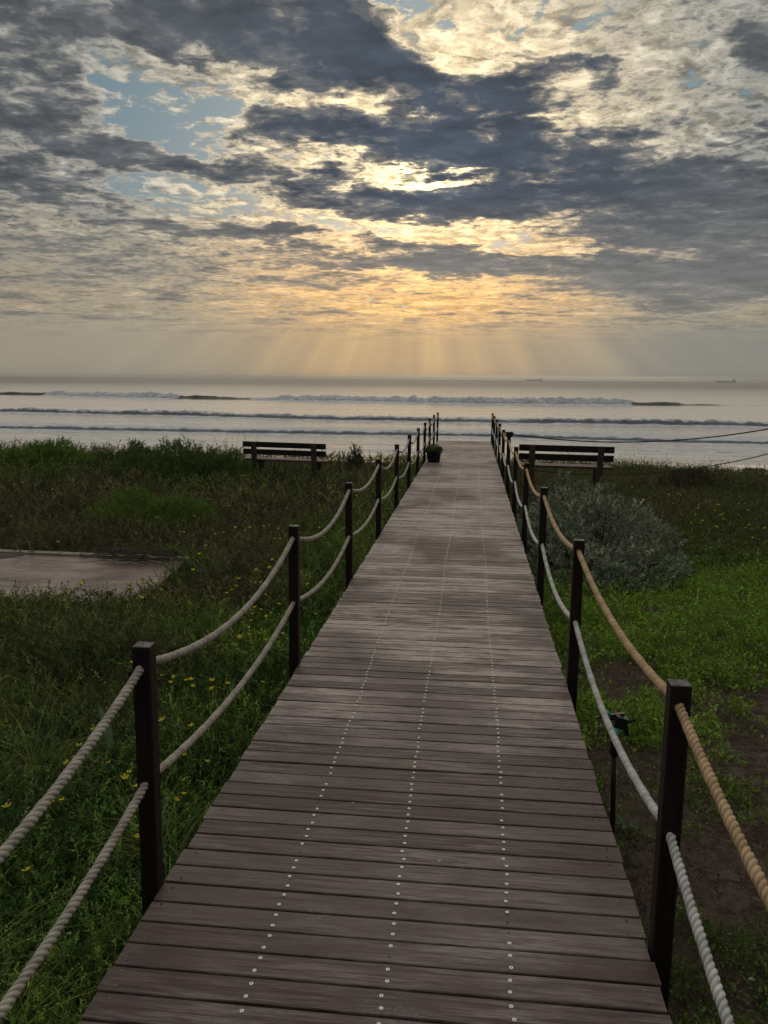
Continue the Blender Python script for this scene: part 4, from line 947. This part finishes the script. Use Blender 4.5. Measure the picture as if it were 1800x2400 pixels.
for k, (x, y, L, az, nl, lab) in enumerate(((0.92, 4.95, 0.11, 0.3, 5, 'small broad leaved weed on soil just beyond the second right post'), (0.86, 6.05, 0.12, 1.3, 6, 'pale leaved weed on the soil beside the third right post'),
    (0.80, 3.78, 0.10, 2.1, 5, 'grey green weed beside the boards before the black stake'), (2.35, 6.6, 0.13, 0.5, 6, 'dark round leaved plant in the middle of the bright clover'))):
    o = broad_leaf((x, y, gzs(x, y)+0.02), L*0.8, 0.026, az, 0.9, 0.6, lab, (0.09, 0.125, 0.075) if k != 3 else (0.03, 0.08, 0.04), nl); o['group'] = 'broad leaved weeds on the right side soil'

# ---------------------------------------------------------------- yellow flowers: one flower to a stem, each a thing of its own
def flower_proto():
    root = empty('yellow_flower'); mb = MB(); mb.tube([(0, 0, -0.25), (0.004, 0.002, -0.12), (0, 0, 0)], 0.0016, 5, False); link('stalk', mb.mesh('stalk'), M['fstem'], root)
    V = []; F = []
    for k in range(5):
        a = 2*PI*k/5; c_, s_ = math.cos(a), math.sin(a); b0 = len(V)
        for (u_, w_, z_) in ((0, 0, 0), (0.010, 0.005, 0.004), (0.019, 0.0065, 0.010), (0.022, 0, 0.011), (0.019, -0.0065, 0.010), (0.010, -0.005, 0.004)):
            V.append((u_*c_-w_*s_, u_*s_+w_*c_, z_))
        F.append(tuple(b0+j for j in range(6)))
    link('bloom', npmesh('bloom', np.array(V), np.array(F), tone=np.tile((0.85, 0.74, 0.03), (len(V), 1)), smooth=True), M['flower'], root); return root
fp = flower_proto(); first = True
patches = [  # centre x, y, spread x, y, number, label, group
 (-1.75, 4.15, 0.30, 0.60, 34, 'small yellow flower in the weeds between the first two left posts'),
 (-1.45, 3.3, 0.15, 0.35, 7, 'small yellow flower under the lower rope beside the boards'),
 (-1.6, 6.2, 0.25, 0.9, 26, 'small yellow flower beside the second and third left posts'),
 (-2.6, 6.6, 0.5, 0.45, 14, 'small yellow flower in the grass in front of the concrete slab'),
 (-5.0, 6.6, 0.9, 0.5, 16, 'small yellow flower near the left frame edge before the slab'),
 (-2.7, 10.4, 1.0, 1.0, 26, 'tiny yellow flower in the heath right of the slab'),
 (-7.2, 12.0, 1.4, 1.0, 22, 'tiny yellow flower in the heath beyond the slab at the far left'),
 (-4.0, 15.2, 1.6, 1.2, 22, 'tiny yellow flower in the heath in front of the left bench'),
 (-2.0, 12.8, 0.5, 2.2, 18, 'tiny yellow flower beside the distant left posts'),
 (3.7, 13.2, 0.45, 1.3, 34, 'tiny yellow flower on a tall stalk behind the large grey bush'),
 (4.6, 10.6, 0.7, 1.0, 16, 'tiny yellow flower in the olive grass at the right frame edge')]
for (cx_, cy_, sx_, sy_, n, lab) in patches:
    for k in range(n):
        x = random.gauss(cx_, sx_); y = random.gauss(cy_, sy_)
        if -1.09 < x < 0.66 or bool(in_slab(np.array(x), np.array(y))): x = cx_
        o = fp if first else clone(fp); first = False
        h = float(canopy_left(np.array(x), np.array(y))) if x < 0 else 0.2
        o.location = (x, y, gzs(x, y) + h*random.uniform(1.0, 1.3) + 0.07); o.rotation_euler = (random.uniform(-0.5, 0.1), random.uniform(-0.4, 0.4), random.uniform(0, 6))
        sc = (random.uniform(0.6, 1.0) if y < 8 else random.uniform(0.6, 1.1)) * (0.9 if x > 0 else 1); o.scale = (sc, sc, sc*1.0)
        tag(o, lab, 'flower', lab.replace('small ', '').replace('tiny ', '').replace('flower', 'flowers'))

# ---------------------------------------------------------------- concrete slab with its rust red patch
zs = -0.475
root = empty('concrete_slab', (-5.0, 8.1, zs)); tag(root, 'low stained concrete slab with pale worn edge in the heath left of the boardwalk', 'slab')
def prism(poly, z0, z1):
    mb = MB(); n = len(poly); mb.add([(x+5.0, y-8.1, z) for z in (z0, z1) for x, y in poly], [tuple(range(n))[::-1], tuple(range(n, 2*n))] + [(i, (i+1) % n, n+(i+1) % n, n+i) for i in range(n)]); return mb
link('surface', prism(SLAB[::-1], -0.14, 0.0).mesh('surface'), M['slab'], root)
link('back_kerb', prism([(-3.28, 9.02), (-11.0, 9.24), (-11.0, 9.36), (-3.30, 9.14)][::-1], -0.14, 0.022).mesh('kerb'), M['pale'], root)
link('front_kerb', prism([(-3.10, 7.13), (-3.10, 7.215), (-4.30, 7.225), (-4.30, 7.13)][::-1], -0.14, 0.012).mesh('kerb'), M['pale'], root)
link('rust_patch', prism([(-5.30, 9.00), (-6.05, 8.25), (-7.2, 7.95), (-9.0, 8.3), (-9.0, 9.10)], -0.01, 0.006).mesh('rust_patch'), M['rust'], root)
# pile of dry brushwood on its back edge
root = empty('brushwood_pile', (-3.85, 8.85, zs)); tag(root, 'heap of dry grey twigs lying on the back edge of the concrete slab', 'twigs')
mb = MB(); r_ = random.Random(4)
for k in range(150):
    a = r_.uniform(-0.5, 0.5) + (PI if r_.random() < 0.6 else 0); x0 = r_.uniform(-0.35, 0.45); y0 = r_.uniform(-0.10, 0.22); z0 = r_.uniform(0.01, 0.14)
    ln = r_.uniform(0.15, 0.55); pts = []; d = Vector((math.cos(a), math.sin(a)*0.7, r_.uniform(-0.05, 0.35))); p = Vector((x0, y0, z0))
    for j in range(6): pts.append(tuple(p)); p = p + d*ln/6; d = (d + Vector((r_.uniform(-.2, .2), r_.uniform(-.2, .2), r_.uniform(-.28, .10)))).normalized(); p.z = max(p.z, 0.008)
    mb.tube(pts, [0.0045, 0.004, 0.0035, 0.003, 0.0025, 0.0015], 4, False)
link('twigs', mb.mesh('twigs', True), M['twig'], root)
# black scrap on the slab
root = empty('plastic_scrap', (-3.50, 7.42, zs)); tag(root, 'small broken black plastic scrap with an upturned arm on the concrete slab', 'scrap')
mb = MB(); mb.box((-0.012, 0, 0.030), (0.022, 0.014, 0.016), Matrix.Rotation(0.25, 3, 'Y'), 0.005); mb.box((-0.028, 0, 0.016), (0.006, 0.010, 0.016), None, 0.003)
mb.box((0.004, 0.004, 0.010), (0.005, 0.006, 0.012), None, 0.002); link('body', mb.mesh('body'), M['black'], root)
mb = MB(); mb.tube([(0.0, 0, 0.036), (0.022, 0, 0.048), (0.040, 0, 0.066)], [0.007, 0.006, 0.005], 8); link('arm', mb.mesh('arm', True), M['black'], root)
mb = MB(); mb.tube([(0.012, -0.004, 0.012), (0.030, -0.004, 0.020), (0.040, -0.004, 0.018)], [0.007, 0.006, 0.002], 8); link('claw', mb.mesh('claw', True), M['black'], root)

# ---------------------------------------------------------------- stake tied to the lower right rope
root = empty('garden_stake', (0.632, 3.36, gzs(0.66, 3.4))); tag(root, 'black stake with a broken black clamp tied by teal ties to the white rope', 'stake')
gz0 = gzs(0.66, 3.4)
mb = MB(); hz = 0.225 - gz0 - 0.019; mb.tube([(0.03, 0.0, -0.15), (0.022, 0, 0.30), (0.006, 0, hz)], [0.012, 0.011, 0.010], 10); link('pole', mb.mesh('pole', True), M['post'], root)
mb = MB(); mb.tube([(0.012, 0, hz-0.15), (0.010, 0, hz-0.135), (0.006, 0, hz-0.05), (0.004, 0, hz-0.01)], [0.012, 0.0175, 0.017, 0.009], 12); link('socket', mb.mesh('socket', True), M['black'], root)
hz = 0.225 - gz0 - 0.019
mb = MB(); mb.box((0.030, -0.006, hz+0.01), (0.026, 0.022, 0.026), Matrix.Rotation(0.3, 3, 'Y'), 0.005); mb.box((0.052, -0.010, hz-0.018), (0.010, 0.014, 0.026), Matrix.Rotation(-0.2, 3, 'Y'), 0.004)
mb.tube([(0.040, 0, hz+0.014), (0.070, -0.004, hz+0.016), (0.092, -0.004, hz+0.026)], [0.010, 0.008, 0.008], 8); mb.tube([(0.01, 0.02, hz+0.012), (-0.035, 0.02, hz+0.022), (-0.058, 0.02, hz+0.014)], [0.009, 0.007, 0.004], 8)
mb.box((0.020, 0.012, hz+0.036), (0.030, 0.010, 0.005), Matrix.Rotation(-0.15, 3, 'Y'), 0.002); link('clamp', mb.mesh('clamp'), M['black'], root)
for (x_, y_, z_, r0) in ((-0.030, 0.035, hz+0.022, 0.0205), (-0.004, -0.045, hz-0.020, 0.0165)):
    mb = MB()
    for q_ in range(2): mb.tube([(x_+r0*math.cos(t_), y_+0.006*q_+0.003*math.sin(2*t_), z_+r0*math.sin(t_)*0.8) for t_ in np.linspace(0, 2*PI, 15)], 0.0045, 6, False)
    mb.box((x_+0.004, y_-0.012, z_+r0*0.6), (0.008, 0.005, 0.005), None, 0.002)
    link('tie', mb.mesh('tie', True), M['teal'], root)

# ---------------------------------------------------------------- planted pot on the boards at the far left
root = empty('plant_pot', (-0.795, 17.35, slope(17.35)+0.003)); tag(root, 'black round plastic pot with a small green plant standing on the boardwalk', 'plant pot')
mb = MB(); mb.lathe([(0.0, 0.0), (0.125, 0.0), (0.128, 0.006), (0.158, 0.205), (0.170, 0.205), (0.172, 0.240), (0.160, 0.240), (0.150, 0.20), (0.148, 0.19)], 28); link('pot', mb.mesh('pot', True), M['pot'], root)
mb = MB(); mb.lathe([(0.149, 0.195), (0.07, 0.208), (0.0, 0.212)], 20); link('soil', mb.mesh('soil', True), M['soil'], root)
n = 900; th = rng.uniform(0, 2*PI, n); rr = np.sqrt(rng.uniform(0, 1, n))*0.18; P = np.stack([rr*np.cos(th), rr*np.sin(th), 0.21+rng.uniform(0, 1, n)*0.17*(1-(rr/0.24)**2)], 1)
Dv = np.stack([np.cos(th), np.sin(th), 0.7+0*th], 1)+rng.normal(0, .6, (n, 3)); pl = Pile()
pl.add(leaflets(P, Dv, rng.uniform(0.025, 0.05, n), rng.uniform(0.012, 0.022, n), mixc((0.05, 0.08, 0.03), (0.12, 0.17, 0.035), rng.uniform(0, 1, n))))
n = 46; th = rng.uniform(0, 2*PI, n); pl.add(blades(np.stack([0.08*np.cos(th), 0.08*np.sin(th), np.full(n, 0.2)], 1), rng.uniform(0.12, 0.26, n), np.full(n, 0.010), th, rng.uniform(0.2, 0.7, n), rng.uniform(0, 0.7, n), mixc((0.06, 0.08, 0.045), (0.11, 0.12, 0.08), rng.uniform(0, 1, n)), 3))
link('plant', pl.mesh('plant'), M['leaf'], root)

# ---------------------------------------------------------------- small things
o = link('kelp_clump', None) if False else None
mb = MB(); r_ = random.Random(9)
for k in range(16):
    x0, y0 = r_.uniform(-0.55, 0.55), r_.uniform(-0.15, 0.15)
    mb.tube([(x0+j*0.09, y0+0.05*math.sin(j+k), 0.04+0.10*math.sin(PI*j/5)*r_.uniform(.5, 1)) for j in range(6)], [0.03, .05, .06, .05, .04, .02], 6)
o = link('kelp_clump', mb.mesh('kelp_clump', True), M['kelp'], None, (15.6, 47.0, -3.26)); tag(o, 'dark clump of kelp washed up on the wet sand at the far right', 'kelp')
mb = MB(); mb.tube([(-0.06, 0.02, 0.004), (0.0, 0.0, 0.010), (0.055, -0.025, 0.010)], 0.0095, 10); o = link('hose', mb.mesh('hose', True), M['hose'], None, (0.655, 2.83, gzs(.66, 2.83)+0.02)); tag(o, 'short end of dark green hose poking out from under the boards', 'hose')
mb = MB(); mb.tube([(0, 0, 0), (0.02, 0.07, 0.014), (0.07, 0.13, 0.02), (0.13, 0.15, 0.008)], [0.004, 0.0038, 0.003, 0.0015], 6); o = link('twig', mb.mesh('twig', True), M['twig'], None, (1.06, 2.86, gzs(1.06, 2.86)+0.012)); tag(o, 'curved dry twig lying on the bare soil right of the nearest right post', 'twig')
mb = MB(); mb.lathe([(0.0, 0.0), (0.014, 0.001), (0.017, 0.006), (0.010, 0.011), (0.0, 0.012)], 12); o = link('shell', mb.mesh('shell', True), M['shell'], None, (1.075, 2.80, gzs(1.075, 2.8)+0.006)); o.scale = (0.8, 0.5, 0.8); tag(o, 'small white shell on the soil at the lower end of the curved twig', 'shell')

# ---------------------------------------------------------------- two ships on the horizon
def ship(loc, L, rz, label):
    root = empty('cargo_ship', loc, rz); tag(root, label, 'ship', 'cargo ships on the horizon')
    h = L/2; mb = MB()
    prof = [(-h, 6), (-h+3, 0), (h-9, 0), (h, 11), (h-8, 11.5), (h-14, 9), (-h, 9)]
    b = 14; n = len(prof); V = [(x, s_*b*(0.25 if x > h-10 else 1), z) for s_ in (-1, 1) for x, z in prof]
    mb.add(V, [tuple(range(n)), tuple(range(n, 2*n))[::-1]] + [(i, n+i, n+(i+1) % n, (i+1) % n) for i in range(n)]); link('hull', mb.mesh('hull'), M['ship'], root)
    mb = MB(); mb.box((h*-0.80, 0, 16), (9, 11, 7.2), None, 0.5); mb.box((h*-0.80, 0, 25), (5, 14, 2), None, 0.3); link('superstructure', mb.mesh('superstructure'), M['ship2'], root)
    mb = MB(); mb.box((h*-0.92, 0, 23), (3, 3, 6), None, 0.6); link('funnel', mb.mesh('funnel'), M['ship'], root)
    mb = MB()
    for x in (-0.45, -0.1, 0.25, 0.6): mb.tube([(h*x, 0, 8), (h*x, 0, 21)], 0.9, 6)
    link('deck_crane', mb.mesh('deck_cranes'), M['ship'], root); return root
ship((762, 10500, SEA), 210, PI, 'faint cargo ship on the horizon above the right railing posts')
ship((2413, 8200, SEA), 188, PI-0.05, 'cargo ship on the horizon near the right frame edge')

# ---------------------------------------------------------------- the air: thin sea haze
mb = MB(); mb.box((0, 7000, 12), (15500, 8200, 20)); haze = link('haze', mb.mesh('haze')); tag(haze, kind='stuff')
hm = D.materials.new('sea_haze'); hm.use_nodes = True; hm.node_tree.nodes.clear()
ho = hm.node_tree.nodes.new('ShaderNodeOutputMaterial'); hv = hm.node_tree.nodes.new('ShaderNodeVolumePrincipled')
hv.inputs['Color'].default_value = (0.85, 0.84, 0.82, 1); hv.inputs['Density'].default_value = 0.9e-4; hv.inputs['Anisotropy'].default_value = 0.3
hm.node_tree.links.new(hv.outputs[0], ho.inputs['Volume']); haze.data.materials.append(hm)
